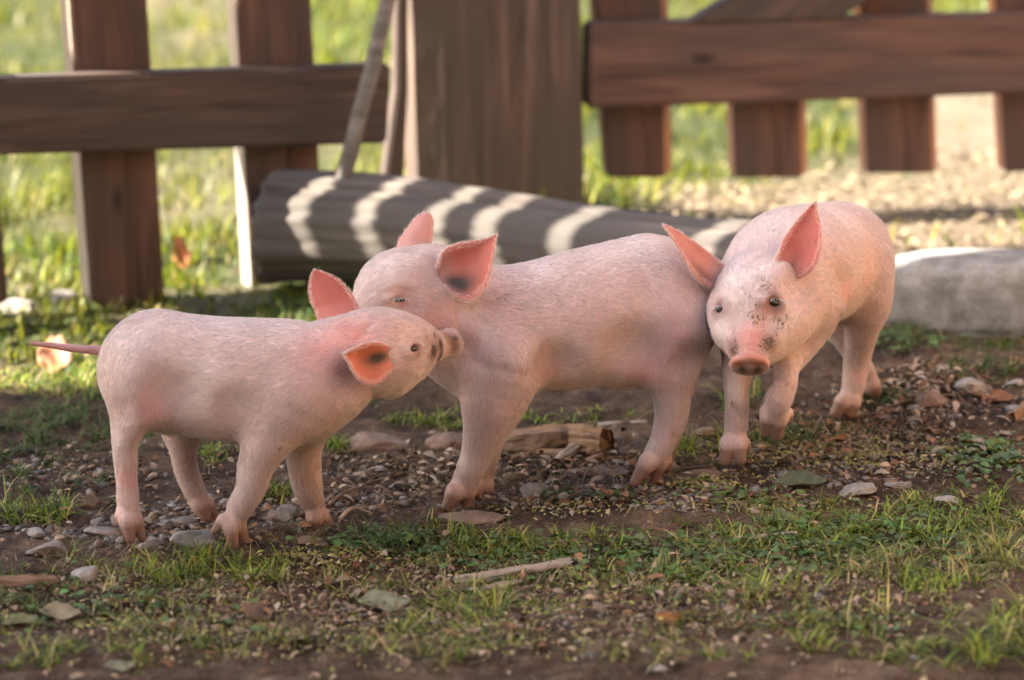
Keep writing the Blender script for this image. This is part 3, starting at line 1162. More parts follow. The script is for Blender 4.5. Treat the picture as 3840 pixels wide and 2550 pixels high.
    ln = (0.0045 + 0.0050 * RNG.random(N)) * (1 - .62 * toe) * (1 + 0.35 * leg) * (0.6 + 0.4 * fur[vi])
    lift = 0.10 + 0.12 * RNG.random(N) + 0.12 * leg * (1 - toe)
    pts = np.zeros((N, 4, 3))
    for q, t in enumerate((0, .33, .66, 1.0)):
        pts[:, q] = P + (fl * t * ln[:, None]) + n * (lift * ln * (t - 0.45 * t * t))[:, None] - n * (0.0006 if q == 0 else 0)
    hc = np.tile([0.87, 0.83, 0.805], (N, 1)) * (0.64 + 0.44 * RNG.random((N, 1)))
    hc = hc + (np.array([.30, .20, .15]) - hc) * (0.75 * smooth01((0.065 - gzh) / 0.055))[:, None]
    hc = hc * 0.66 + col[vi] * 0.38
    mh = np.clip(mud[vi], 0, 1)
    fleck = (0.5 + 0.9 * fbm(P[:, 0] * 190, P[:, 1] * 190, P[:, 2] * 190, 2, 77)) < mh * 0.95 - 0.10
    hc = np.where(fleck[:, None], hc * 0.0 + np.array([.10, .062, .042]), hc * (1 - 0.25 * mh)[:, None])
    EP = [pts]; EC = [hc]
    for (px, py, r, sx, sy, yaw) in spec['eyes']:                     # pale lashes
        h = hit(px, py)
        if h[0] is None: continue
        m = mpp(h[0].y); nn = np.array(h[1].normalized()); nn = -nn if nn[1] > 0 else nn
        x = np.array([1, 0, yaw]); x -= nn * (x @ nn); x /= np.linalg.norm(x); y = np.cross(nn, x)
        if y[2] < 0: y = -y
        kx = 26
        t = RNG.uniform(-1, 1, kx)
        p0 = np.array(h[0]) + x * (t * r * sx * m)[:, None] + y * (r * sy * m * (.95 * np.sqrt(1 - .8 * t * t)))[:, None] + nn * (r * m * .35)
        q4 = np.zeros((kx, 4, 3))
        L = (.005 + .004 * RNG.random(kx))[:, None]
        dr = nn + y * RNG.uniform(-.1, .35, (kx, 1)) + x * (t * .5)[:, None]
        for q, tt in enumerate((0, .33, .66, 1.0)):
            q4[:, q] = p0 + dr * L * tt - np.array([0, 0, 1]) * L * .55 * tt * tt
        EP.append(q4); EC.append(np.tile([.85, .80, .74], (kx, 1)))
    # downy fringe on the ears
    for ev, ef, uv, side, en, edu in ears:
        m = len(ev)
        k = 750
        rim = np.where((np.abs(uv[:, 1] - .5) > 0.42) & (uv[:, 0] < .93))[0]
        allv = np.where(side == 0)[0]; inn = np.where((side == 1) & (uv[:, 0] < .5))[0]
        pk = np.concatenate([RNG.choice(rim, k), RNG.choice(allv, k)])
        jit = RNG.normal(0, 0.0007, (len(pk), 3))
        p = ev[pk] + jit + edu[pk] * RNG.uniform(-.6, .6, (len(pk), 1))
        dd = edu[pk] / (np.linalg.norm(edu[pk], axis=1, keepdims=True) + 1e-9) + RNG.normal(0, .3, (len(pk), 3))
        nn = en[pk]
        L = (0.003 + 0.004 * RNG.random(len(pk))) * (1.1 - .7 * uv[pk, 0])
        q4 = np.zeros((len(pk), 4, 3))
        for q, t in enumerate((0, .33, .66, 1.0)):
            q4[:, q] = p + dd * (L * t)[:, None] + nn * (L * .45 * (t - .4 * t * t))[:, None]
        EP.append(q4); EC.append(np.tile([.82, .68, .60], (len(pk), 1)) * (0.8 + .3 * RNG.random((len(pk), 1))))
    pts, hc = np.concatenate(EP), np.concatenate(EC)
    N = len(pts)
    hd = bpy.data.hair_curves.new('hair')
    hd.add_curves([4] * N)
    hd.attributes['position'].data.foreach_set('vector', (pts - np.array(org)).astype(np.float32).ravel())
    ra = hd.attributes.get('radius') or hd.attributes.new('radius', 'FLOAT', 'POINT')
    ra.data.foreach_set('value', np.tile(np.array([.00016, .00014, .00010, .00003], np.float32), N))
    ca = hd.attributes.new('Col', 'FLOAT_COLOR', 'CURVE')
    ca.data.foreach_set('color', np.concatenate([hc, np.ones((N, 1))], 1).astype(np.float32).ravel())
    hd.materials.append(M_HAIR)
    ho = bpy.data.objects.new('hair', hd); COL.objects.link(ho)
    ho.parent = body
    return body


T = 0.030      # usual blend
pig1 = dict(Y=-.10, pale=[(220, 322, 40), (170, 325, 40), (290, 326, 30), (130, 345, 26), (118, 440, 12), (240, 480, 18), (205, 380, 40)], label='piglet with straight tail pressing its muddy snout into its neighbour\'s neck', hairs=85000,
    chains=[
        (.03, [(451, 343, -.001, 13.2), (431, 346, -.028, 18), (409, 347, -.055, 32), (380, 352, -.085, 46), (352, 358, -.095, 46), (312, 379, -.10, 58), (285, 381, -.10, 63.5), (215, 378, -.10, 63), (158, 370, -.10, 61)]),
        (.016, [(157, 358, -.105, 44), (146, 369, -.122, 44), (141, 392, -.138, 36), (131, 416, -.147, 23), (125.5, 440, -.150, 15), (125.5, 458, -.150, 13), (126.8, 482, -.15, 11.3), (128, 508, -.15, 12.3), (130, 519, -.153, 11.8)]),
        (.012, [(148, 396, -.142, 25), (157, 413, -.138, 14), (168, 424, -.125, 9)]),
        (.006, [(127, 521, -.160, 8.2), (130.5, 539, -.165, 5.2)]), (.006, [(135.5, 520, -.148, 7.7), (142, 538, -.152, 5.2)]), (.006, [(119, 515, -.155, 4.5), (117.5, 522, -.156, 3)]),
        (.02, [(183, 408, -.06, 32), (183, 445, -.05, 16), (186, 468, -.045, 12.6), (195, 492, -.042, 11.6), (201, 503, -.04, 12)]),
        (.006, [(200, 505, -.046, 8.5), (206, 518, -.050, 5.6)]), (.006, [(206, 504, -.035, 8), (214, 515, -.034, 5.4)]),
        (.014, [(289, 398, -.130, 43), (268, 438, -.14, 27), (257, 463, -.142, 20), (250, 489, -.14, 15.5), (239, 509, -.138, 13.4), (235, 521, -.138, 11.8)]),
        (.006, [(230, 526, -.147, 8.4), (234, 547, -.152, 5.6)]), (.006, [(238, 525, -.132, 8.4), (245, 545, -.130, 5.6)]),
        (.006, [(223, 519, -.145, 6), (213.5, 532, -.147, 3.9)]),
        (.02, [(305, 410, -.08, 34), (303, 446, -.06, 20.5), (307, 484, -.055, 15.5), (314, 506, -.05, 11.8), (318, 516, -.05, 12)]),
        (.006, [(314.5, 519, -.057, 8.4), (313, 533, -.060, 5.6)]), (.006, [(322, 518, -.043, 8.4), (331, 531, -.044, 5.8)]),
        (.015, [(392, 380, -.075, 18), (414, 367, -.055, 13)]),
    ],
    ells=[(452, 343, 0.001, (1, .62, .02), (0, 0, 1), 15, 13.5, 4.2, .003, 2),
          (456, 338, .004, (1, .62, 0), (0, 0, 1), 3.2, 2.4, 4, .003, -1)],
    dents=[(178, 392, 40, 5), (236, 408, 26, 4), (352, 380, 24, 5), (118, 415, 20, 3)],
    grooves=[(1.5, 1.0, [(444, 360), (432, 366), (418, 370)]), (2.4, 1.0, [(372, 322), (364, 330), (358, 338)])],
    ears=[dict(rows=[((391, 347, -.131), (394, 366, -.133)), ((380, 342.5, -.147), (387, 376, -.152)), ((366, 343, -.157), (374, 385, -.168)), ((355, 347.5, -.162), (359, 379, -.172)), ((348, 351, -.167), (350, 365, -.172)), ((343.6, 353.5, -.168), (344.4, 355, -.169))],
               cup=.22, front=(.52, .15, .075), canal=(.30, .42, .13), mud=.36, rootw=.2),
          dict(rows=[((322, 336, -.07), (364, 322, -.07)), ((315.5, 313, -.055), (357, 303, -.055)), ((310.5, 300, -.05), (350, 292, -.05)), ((309.3, 290, -.047), (341, 281.5, -.047)), ((310, 279, -.045), (328, 273.5, -.045)), ((313, 271, -.045), (317, 270, -.045))],
               cup=-.10, front=(.46, .135, .105), mud=.25, rootw=.15)],
    tail=[(104, 351, -.10, 5.6), (92, 349.8, -.102, 4.6), (72, 348.3, -.105, 3.9), (50, 345.3, -.11, 3.1), (30, 343.3, -.115, 1.9)],
    eyes=[(413.5, 348.5, 6.2, 1.2, .72, .3)],
    tints=[(453, 340, 14, (.17, .09, .055), .95, .7, 1), (447, 336, 8, (.26, .14, .085), .9, .6, 1), (455, 348, 8, (.14, .075, .05), .9, .6, 1), (434, 351, 15, (.12, .068, .047), .92, 1.0, .85), (441, 345, 10, (.05, .03, .022), .92, 1.0, .95), (440, 357, 11, (.05, .03, .022), .95, 1.0, .9), (436, 337, 10, (.28, .16, .105), .8, .7, .6), (428, 340, 12, (.40, .25, .18), .6, .6, .3), (456, 338, 3, (.02, .012, .01), 1, 0, 1),
           (414, 349, 12, (.16, .065, .045), .95, .35, 1), (352, 335, 30, (.66, .27, .22), .85, 0, .45), (325, 350, 32, (.66, .31, .26), .7, 0, .35), (360, 374, 20, (.46, .24, .22), .6, 0, .2),
           (150, 408, 20, (.56, .28, .28), .8, 0, .4), (127, 480, 16, (.62, .31, .29), .8, 0, .35), (168, 452, 10, (.56, .26, .25), .8, 0, .4), (190, 470, 18, (.44, .25, .22), .7, .3, .2), (308, 480, 22, (.50, .30, .24), .7, .3, .2), (400, 330, 24, (.78, .50, .38), .5, .3, .1), (214, 531, 5, (.60, .40, .32), 1, 0, 1), (230, 418, 14, (.62, .38, .35), .4, 0, 0)])

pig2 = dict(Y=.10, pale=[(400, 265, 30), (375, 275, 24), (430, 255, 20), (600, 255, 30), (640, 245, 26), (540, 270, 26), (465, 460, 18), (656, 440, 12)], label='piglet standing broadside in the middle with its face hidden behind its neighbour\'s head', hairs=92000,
    chains=[
        (.03, [(353, 331, .02, 15), (372, 314, .03, 24), (392, 290, .05, 37.5), (412, 286, .062, 40.5), (440, 290, .08, 46), (470, 312, .088, 52), (498, 330, .095, 66), (535, 326, .105, 66), (590, 317, .125, 71), (646, 298, .15, 65)]),
        (.03, [(402, 312, .045, 26), (432, 322, .065, 36), (455, 335, .085, 44)]),
        (.03, [(470, 335, .09, 50), (482, 352, .085, 48)]),
        (.014, [(503, 360, .052, 46), (494, 398, .045, 35), (487, 424, .042, 25), (478, 451, .042, 17.2), (468, 475, .042, 14.2), (463, 487, .043, 14.4)]),
        (.006, [(455, 492, .031, 10), (447, 507, .026, 6)]), (.006, [(466, 492, .046, 10), (466, 507, .043, 6.2)]), (.006, [(475, 486, .055, 5.5), (479, 497, .058, 3.8)]),
        (.02, [(504, 385, .12, 28), (491, 440, .115, 14), (484, 474, .112, 11), (484, 488, .11, 11)]),
        (.006, [(484, 486, .108, 9), (486, 500, .105, 6)]),
        (.016, [(654, 292, .150, 50), (668, 318, .120, 51), (672, 355, .105, 34), (671, 386, .10, 22.5), (671.5, 412, .10, 17.8), (664, 438, .10, 13.8), (656, 456, .10, 13.6)]),
        (.006, [(648, 462, .090, 9.8), (635, 482, .084, 5.6)]), (.006, [(658, 463, .104, 9.8), (652, 481, .102, 6)]), (.006, [(667, 459, .112, 6), (668, 470, .114, 4)]),
        (.02, [(672, 330, .19, 40), (677, 385, .19, 18), (676, 420, .19, 10.5), (669, 445, .19, 9.5), (664, 462, .19, 9.5)]),
        (.01, [(612, 378, .11, 12), (625, 383, .11, 7)]),
        (.02, [(628, 355, .10, 30), (650, 365, .10, 24)]),
    ],
    dents=[(628, 345, 34, 6), (548, 365, 24, 5), (462, 350, 18, 4), (405, 305, 12, 2), (440, 268, 14, 3), (690, 360, 20, 3)],
    grooves=[(2.6, 1.4, [(455, 300), (457, 316), (459, 334)]), (2.5, 1.4, [(384, 293), (396, 289.5), (410, 292)]), (2, 1.2, [(437, 262), (440, 275), (444, 284)])],
    ears=[dict(rows=[((436, 268, .035), (444, 286, .03)), ((443, 250.5, .032), (453, 296, .018)), ((456, 244, .03), (469, 300.6, .006)), ((470, 241.3, .028), (484, 290, .0)), ((481.5, 239.5, .026), (491, 268, .004)), ((490, 237, .022), (494.6, 247, .012)), ((495.3, 234.4, .018), (496.2, 235.8, .017))],
               cup=.20, front=(.42, .115, .085), canal=(.26, .72, .13), mud=.33, rootw=.45),
          dict(rows=[((402, 262, .09), (432, 260, .09)), ((397.5, 245, .10), (431, 243, .10)), ((407, 229, .105), (432.6, 231, .105)), ((414.5, 219, .108), (432.8, 222, .108)), ((421, 214, .11), (430.5, 215.5, .11)), ((424, 213, .11), (427, 213.3, .11))],
               cup=-.22, front=(.58, .30, .27), back=EAR_IN, mud=.1, rootw=.7)],
    eyes=[(399, 299.5, 5.6, 1.45, .55, -.1)],
    tints=[(399, 299, 12, (.24, .125, .095), .9, .3, .95), (399, 295, 14, (.70, .42, .38), .5, 0, .2), (438, 325, 24, (.64, .31, .26), .7, 0, .4), (470, 345, 20, (.62, .34, .29), .6, 0, .3), (456, 310, 7, (.50, .27, .24), .6, 0, .3), (500, 300, 12, None, 0, .42, 0), (520, 305, 10, None, 0, .40, 0),
           (676, 335, 34, (.48, .29, .31), .85, 0, .3), (662, 366, 26, (.46, .26, .26), .8, 0, .4), (640, 375, 18, (.50, .24, .22), .7, 0, .5), (545, 370, 22, (.50, .28, .25), .65, 0, .3), (655, 235, 10, (.60, .33, .30), .6, .3, .4), (645, 236, 6, None, 0, .5, .2),
           (625, 385, 9, (.60, .32, .29), .7, 0, .6), (470, 372, 22, (.62, .37, .34), .5, 0, .1), (660, 430, 16, (.66, .40, .40), .5, 0, .2), (500, 410, 20, (.76, .52, .42), .4, 0, 0), (439, 275, 8, (.62, .40, .38), .5, 0, .2)])

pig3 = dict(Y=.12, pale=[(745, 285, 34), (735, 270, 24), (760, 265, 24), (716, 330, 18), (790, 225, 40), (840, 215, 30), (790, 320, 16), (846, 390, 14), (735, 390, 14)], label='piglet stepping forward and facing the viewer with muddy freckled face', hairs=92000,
    chains=[
        (.02, [(749.5, 359, .005, 17), (751, 347, .026, 24.5), (755, 327, .058, 39), (757, 301, .09, 46.5), (772, 286, .14, 50), (787, 274, .20, 65), (806, 267, .27, 64), (832, 260, .37, 59)]),
        (.025, [(771, 338, .065, 18), (783, 322, .09, 30), (786, 300, .13, 40)]),
        (.02, [(727, 330, .055, 14), (724, 312, .08, 16)]),
        (.03, [(772, 300, .16, 52), (770, 325, .16, 42)]),
        (.02, [(750, 335, .15, 32), (740, 362, .12, 19), (737, 384, .105, 14.2), (737, 405, .10, 12.6), (736, 428, .10, 12.2), (734.5, 440, .10, 12.9)]),
        (.006, [(728, 444, .092, 8.7), (725, 461, .088, 5.8)]), (.006, [(739, 444, .092, 8.7), (740.5, 460, .087, 6)]), (.006, [(746, 442, .105, 4.5), (748, 450, .106, 3.2)]),
        (.014, [(802, 303, .17, 44), (794, 342, .145, 25), (787, 365, .11, 15), (785, 385, .085, 12.8), (779, 398, .075, 14.4), (776, 409, .083, 13.6)]),
        (.006, [(768.5, 414, .085, 9.3), (765, 432, .094, 5.4)]), (.006, [(780, 416, .085, 9.3), (776.5, 436, .094, 5.6)]), (.006, [(789, 412, .09, 4.5), (790, 420, .093, 3.2)]),
        (.016, [(846, 252, .365, 46), (857, 272, .342, 38), (864, 300, .342, 29), (862, 326, .35, 19.5), (858.5, 348, .36, 15.2), (856, 366, .365, 13.4), (853, 388, .36, 12), (848, 402, .355, 12.5)]),
        (.006, [(843, 402, .345, 9), (835.5, 413, .34, 6)]), (.006, [(852, 403, .35, 8.5), (849, 414, .345, 6)]),
        (.02, [(838, 305, .41, 26), (846, 338, .42, 14), (858, 358, .44, 11), (868, 376, .45, 9.5), (873, 388, .45, 9.5)]), (.006, [(872, 386, .447, 8), (876, 394, .446, 5.5)]),
    ],
    ells=[(749.5, 364.5, -.007, (-.04, -.80, -.60), (1, 0, .02), 20.5, 15, 4.4, .003, 2),
          (742, 368.5, -.016, (-.04, -.8, -.6), (1, 0, .0), 4.6, 3.2, 6, .002, -1),
          (758, 368, -.016, (-.04, -.8, -.6), (1, 0, .0), 4.6, 3.2, 6, .002, -1)],
    dents=[(842, 285, 24, 5), (800, 290, 22, 3), (739, 322, 16, 3), (768, 322, 16, 3), (760, 262, 20, 2.5)],
    grooves=[(1.5, 1.0, [(733, 357), (742, 350.5), (752, 349.5), (764, 355)]), (1.3, .8, [(735, 351), (745, 346), (756, 346), (765, 350)])],
    ears=[dict(rows=[((727, 268, .11), (722, 290, .095)), ((713, 255.5, .112), (706, 285, .078)), ((699, 245, .105), (694.5, 275, .068)), ((686, 236, .095), (683.5, 257, .066)), ((675, 229, .088), (673, 239.5, .070)), ((665, 224.5, .08), (664.4, 226.2, .078))],
               cup=.16, front=(.50, .20, .165), canal=(.30, .80, .14), cw=.6, mud=.30, rootw=.4),
          dict(rows=[((772, 272, .085), (790, 280, .09)), ((776, 259, .083), (803, 277.5, .080)), ((783, 240, .096), (815.5, 266, .076)), ((795, 222.5, .108), (821.6, 246, .082)), ((805.5, 210.5, .112), (820.5, 227, .094)), ((812, 204.3, .11), (817, 209, .105)), ((814.6, 203, .108), (815.6, 203.6, .107))],
               cup=.17, front=(.41, .105, .078), canal=(.16, .55, .09), cw=.6, mud=.44, rootw=.45)],
    eyes=[(774.8, 302.8, 6.6, 1.15, .78, -.15), (719.8, 309.5, 6.0, .85, .85, .2)],
    tints=[(750, 355, 15, (.44, .18, .12), .95, .45, 1), (736, 363, 9, (.42, .155, .09), .9, .3, 1), (763, 362, 9, (.42, .155, .09), .9, .3, 1), (743, 371, 10, (.085, .042, .032), .95, .1, 1), (757, 371, 10, (.085, .042, .032), .95, .1, 1), (742, 369, 3.6, (.03, .015, .012), 1, 0, 1), (758, 369, 3.6, (.03, .015, .012), 1, 0, 1),
           (766, 309, 10, (.42, .15, .09), .8, 0, .6), (776, 310, 10, (.36, .16, .11), .7, .5, .7), (774, 298, 12, (.15, .065, .05), .9, .40, 1), (775, 303, 11, (.12, .05, .04), .95, .40, 1), (719, 303, 9, (.18, .09, .085), .9, .3, 1), (719, 311, 11, (.20, .10, .095), .95, .40, 1), (768, 343, 17, (.13, .075, .055), .92, .95, .75), (733, 348, 17, (.26, .14, .11), .92, .80, .65), (750, 337, 19, (.52, .22, .175), .95, .45, .85), (759, 322, 12, (.55, .30, .25), .6, .5, .4), (757, 320, 18, None, 0, .76, 0), (765, 285, 17, None, 0, .66, 0), (780, 325, 17, None, 0, .64, 0), (758, 302, 22, None, 0, .58, 0),
           (795, 270, 14, (.60, .36, .33), .5, .42, .2), (868, 268, 26, (.64, .35, .29), .7, 0, .35), (847, 296, 18, (.56, .26, .20), .8, 0, .5), (838, 322, 18, (.26, .15, .12), .8, 0, .4), (858, 345, 12, (.42, .25, .21), .7, 0, .2), (735, 405, 6, (.40, .26, .22), .6, .6, .2), (785, 385, 8, (.40, .24, .18), .5, .5, .1), (858, 375, 12, (.76, .45, .40), .5, 0, .2)])

PIGS = [make_piglet(s) for s in (pig1, pig2, pig3)]

# ------------------------------------------------------------------ vegetation, gravel, litter
PATCHES = [  # px, py, rx, ry, blades, length, colour kind (0 fresh, 1 mixed, 2 dark)
    (45, 516, 44, 9, 260, .060, 0), (200, 574, 88, 15, 700, .042, 0), (165, 590, 120, 22, 500, .030, 1),
    (400, 540, 75, 12, 620, .032, 2), (520, 545, 85, 15, 800, .034, 0), (470, 560, 140, 20, 700, .026, 1),
    (480, 606, 55, 16, 420, .046, 0), (400, 590, 90, 16, 520, .028, 1), (600, 580, 110, 16, 650, .030, 1),
    (720, 545, 100, 14, 700, .030, 1), (690, 575, 90, 18, 650, .032, 0), (830, 535, 120, 22, 1300, .034, 0), (960, 520, 90, 26, 1250, .036, 0),
    (880, 565, 130, 16, 1000, .034, 1), (980, 555, 60, 16, 500, .036, 1), (760, 505, 60, 7, 260, .024, 1),
    (835, 625, 70, 9, 130, .060, 0), (1005, 640, 40, 22, 420, .050, 0), (680, 630, 60, 14, 180, .030, 1), (500, 640, 60, 10, 120, .034, 1),
    (90, 610, 110, 30, 450, .030, 1), (220, 640, 90, 22, 240, .030, 1), (20, 600, 40, 20, 150, .036, 2),
    (300, 648, 240, 18, 420, .030, 1), (640, 655, 200, 14, 300, .030, 1), (880, 655, 130, 16, 340, .036, 0), (110, 655, 100, 14, 240, .034, 0), (430, 628, 60, 10, 160, .038, 0), (760, 590, 60, 10, 240, .040, 0), (900, 585, 70, 10, 260, .040, 0),
    (555, 494, 22, 5, 130, .024, 2), (335, 446, 12, 8, 130, .034, 0), (277, 494, 12, 8, 110, .032, 0), (212, 455, 14, 9, 110, .030, 0),
    (435, 423, 45, 8, 320, .030, 0), (550, 420, 60, 7, 260, .026, 0), (700, 445, 40, 10, 200, .040, 0), (760, 440, 40, 10, 260, .030, 2),
    (815, 432, 55, 12, 380, .030, 2), (880, 402, 45, 8, 320, .034, 2), (745, 400, 20, 14, 60, .055, 0), (690, 470, 30, 7, 200, .022, 2),
    (985, 372, 34, 16, 190, .050, 2), (1000, 345, 60, 14, 260, .030, 2), (920, 340, 40, 12, 240, .034, 2),
    (60, 430, 110, 34, 1400, .034, 2), (150, 400, 90, 30, 500, .034, 2), (60, 385, 100, 16, 800, .040, 0), (300, 320, 60, 22, 500, .040, 2), (340, 390, 40, 20, 260, .034, 2), (40, 480, 50, 14, 160, .03, 2)]
GCOL = {3: [((.085, .13, .005), .5), ((.23, .245, .012), .38), ((.28, .22, .06), .12)],
        0: [((.085, .135, .018), .45), ((.24, .31, .035), .40), ((.44, .37, .14), .15)],
        1: [((.075, .11, .02), .42), ((.25, .28, .05), .3), ((.44, .35, .17), .28)],
        2: [((.065, .12, .025), .55), ((.11, .15, .035), .3), ((.22, .18, .09), .15)]}


def blades(name, pts, length, width, cols, label, seg=3, flat=0.5, cat='grass'):
    n = len(pts)
    az = RNG.random(n) * 2 * math.pi
    dirv = np.stack([np.cos(az), np.sin(az), np.zeros(n)], -1)
    # blade faces: the width is across the bending direction
    sd_ = np.stack([-np.sin(az), np.cos(az), np.zeros(n)], -1)
    lean = np.clip(RNG.normal(flat, .28, n), 0.05, max(1.25, flat * 1.02))
    nv = 2 * seg + 1
    V = np.zeros((n, nv, 3))
    for s_ in range(seg + 1):
        t = s_ / seg
        ang = lean * (0.35 + 0.95 * t)
        p = pts + dirv * (length * t * np.sin(ang))[:, None] + np.array([0, 0, 1.0]) * (length * t * np.cos(ang))[:, None]
        w = width * (1 - t) ** 0.7
        if s_ < seg:
            V[:, 2 * s_] = p - sd_ * w[:, None] / 2; V[:, 2 * s_ + 1] = p + sd_ * w[:, None] / 2
        else:
            V[:, 2 * seg] = p
    Fq = []
    for s_ in range(seg - 1):
        Fq.append([2 * s_, 2 * s_ + 1, 2 * s_ + 3, 2 * s_ + 2])
    tri = [2 * seg - 2, 2 * seg - 1, 2 * seg]
    base = (np.arange(n) * nv)[:, None]
    T3 = []
    for q in Fq:
        T3.append(base + np.array([q[0], q[1], q[2]])); T3.append(base + np.array([q[0], q[2], q[3]]))
    T3.append(base + np.array(tri))
    ob = np_mesh(name, V.reshape(-1, 3), np.concatenate(T3), M_GRASS, True, np.concatenate([np.repeat(cols, nv, 0), np.ones((n * nv, 1))], 1))
    return tag(ob, label, cat, kind='stuff')


def palette(kind, n):
    c = GCOL[kind]
    i = RNG.choice(len(c), n, p=[w for _, w in c])
    a = np.array([q for q, _ in c])[i]
    return a * (0.7 + 0.6 * RNG.random((n, 1))) * (1 + RNG.normal(0, .06, (n, 3)))


def ground_pts(px, py):
    """ground points for arrays of picture positions"""
    a, b = (px - 512) / FOC, (340 - py) / FOC
    D = np.stack([a, CP + b * SP, -SP + b * CP], -1)
    t = -CAM.z / D[:, 2]
    for _ in range(5):
        P = np.array(CAM) + D * t[:, None]
        t = t + (ground_z(P[:, 0], P[:, 1]) - P[:, 2]) / D[:, 2]
    P = np.array(CAM) + D * t[:, None]
    P[:, 2] = ground_z(P[:, 0], P[:, 1])
    return P


pp, ll, cc = [], [], []
for (px, py, rx, ry, n, L, kd) in PATCHES:
    nt = max(4, n // 16)
    tc = np.stack([px + rx * RNG.normal(0, .55, nt), py + ry * RNG.normal(0, .55, nt)], -1)     # tuft centres
    w = RNG.integers(0, nt, n)
    P = ground_pts(tc[w, 0] + RNG.normal(0, 5.0, n), tc[w, 1] + RNG.normal(0, 1.6, n))
    ts = 0.6 + 0.7 * RNG.random(nt)
    pp.append(P); ll.append(L * .82 * ts[w] * (0.45 + 0.85 * RNG.random(n))); cc.append(palette(kd, n) * (0.8 + .4 * RNG.random(nt))[w][:, None])
pp, ll, cc = np.concatenate(pp), np.concatenate(ll), np.concatenate(cc)
blades('yard_grass', pp - np.array([0, 0, .003]), ll, (0.0016 + 0.0018 * RNG.random(len(pp))), cc, 'short tufts of fresh green grass growing through the bare soil of the yard', 3, 0.92)

# meadow beyond and under the fence
n = 60000
my = 0.85 + 5.6 * RNG.random(n) ** 1.35
mx = (RNG.random(n) - .5) * 2 * (0.19 * (my + 4) + .25)
keep = (RNG.random(n) > pale_weight(mx, my) * .93) & ((my > 1.0 + .25 * np.sin(mx * 9)) | (mx < -.15))
mx, my = mx[keep], my[keep]
clump = fbm(mx * 5, my * 5, oct=3, seed=50)
keep = RNG.random(len(mx)) < np.clip(.65 + 1.3 * clump, .08, 1)
mx, my, clump = mx[keep], my[keep], clump[keep]
mp = np.stack([mx, my, ground_z(mx, my) - .004], -1)
mc = palette(3, len(mx)) * (0.55 + .7 * np.clip(clump + .3, 0, 1))[:, None]
dry = np.clip(fbm(mx * 3 + 9, my * 3, oct=2, seed=61) * 2 + .15, 0, 1)[:, None]
mc = mc * (1 - dry * .5) + np.array([.13, .12, .025]) * dry * .5
blades('meadow_grass', mp, (.022 + .045 * RNG.random(len(mx))) * (1 + .8 * clump) * (.55 + .45 * smooth01((my - 1.2) / .6)), (.004 + .004 * RNG.random(len(mx))), mc, 'sunlit meadow grass beyond the picket fence and the gate', 2, 0.55)


# broad little leaves (clover, plantain and the like)
def leaf_scatter(name, P, size, cols, label, cat, mat, tilt=.5, aspect=.6):
    n = len(P)
    az = RNG.random(n) * 2 * math.pi
    d = np.stack([np.cos(az), np.sin(az), RNG.normal(.25, tilt * .5, n)], -1); d /= np.linalg.norm(d, axis=1, keepdims=True)
    s_ = np.stack([-np.sin(az), np.cos(az), RNG.normal(0, tilt * .6, n)], -1)
    s_ -= d * (s_ * d).sum(1, keepdims=True); s_ /= np.linalg.norm(s_, axis=1, keepdims=True)
    up = np.cross(d, s_); up[up[:, 2] < 0] *= -1
    prof = [(0, 0), (.3, .42), (.62, .5), (.88, .26), (1, 0)]
    V = np.zeros((n, 8, 3))
    k = 0
    for i, (t, w) in enumerate(prof):
        c = P + d * (size * t)[:, None] - up * (size * .35 * t * t)[:, None] + up * (size * .12)[:, None]
        if w == 0:
            V[:, k] = c; k += 1
        else:
            o = s_ * (size * w * aspect)[:, None]; r = up * (size * w * .22)[:, None]
            V[:, k] = c - o + r; V[:, k + 1] = c + o + r; k += 2
    q = np.array([[0, 2, 1], [1, 2, 4], [1, 4, 3], [3, 4, 6], [3, 6, 5], [5, 6, 7]])
    Fx = ((np.arange(n) * 8)[:, None, None] + q[None]).reshape(-1, 3)
    ob = np_mesh(name, V.reshape(-1, 3), Fx, mat, True, np.concatenate([np.repeat(cols, 8, 0), np.ones((n * 8, 1))], 1))
    return tag(ob, label, cat, kind='stuff')


def scatter_px(zones):
    P = []
    for (px, py, rx, ry, n) in zones:
        P.append(ground_pts(px + rx * RNG.normal(0, .55, n), py + ry * RNG.normal(0, .55, n)))
    return np.concatenate(P)


P = scatter_px([(700, 560, 140, 24, 420), (860, 540, 130, 26, 420), (520, 560, 120, 20, 220), (980, 470, 40, 20, 120), (990, 455, 40, 14, 120), (120, 610, 120, 30, 120), (900, 340, 60, 14, 120), (350, 385, 40, 16, 60), (300, 305, 30, 20, 90), (840, 628, 80, 10, 40), (610, 500, 60, 6, 40), (735, 500, 60, 6, 60), (380, 545, 60, 10, 200)])
leaf_scatter('clover_leaves', P + np.array([0, 0, .006]), .005 + .009 * RNG.random(len(P)), np.array([.095, .15, .045]) * (0.6 + .9 * RNG.random((len(P), 1))) * (1 + RNG.normal(0, .12, (len(P), 3))),
             'small broad green leaves of clover and weeds among the yard grass', 'weeds', M_LEAF, .6, .75)
P = scatter_px([(860, 455, 150, 16, 2200), (700, 485, 70, 7, 500), (330, 560, 60, 10, 500), (760, 505, 90, 8, 500), (560, 510, 90, 8, 300), (520, 600, 200, 40, 900), (160, 610, 160, 40, 900), (400, 640, 300, 26, 800), (800, 600, 200, 40, 700)])
leaf_scatter('plant_crumbs', P + np.array([0, 0, .003]), .003 + .006 * RNG.random(len(P)), np.where(RNG.random((len(P), 1)) < .55, np.array([[.27, .26, .07]]), np.array([[.36, .29, .17]])) * (0.5 + .9 * RNG.random((len(P), 1))),
             'yellowish crumbs of dry moss and chaff strewn over the soil', 'chaff', M_LITTER, .8, .4)
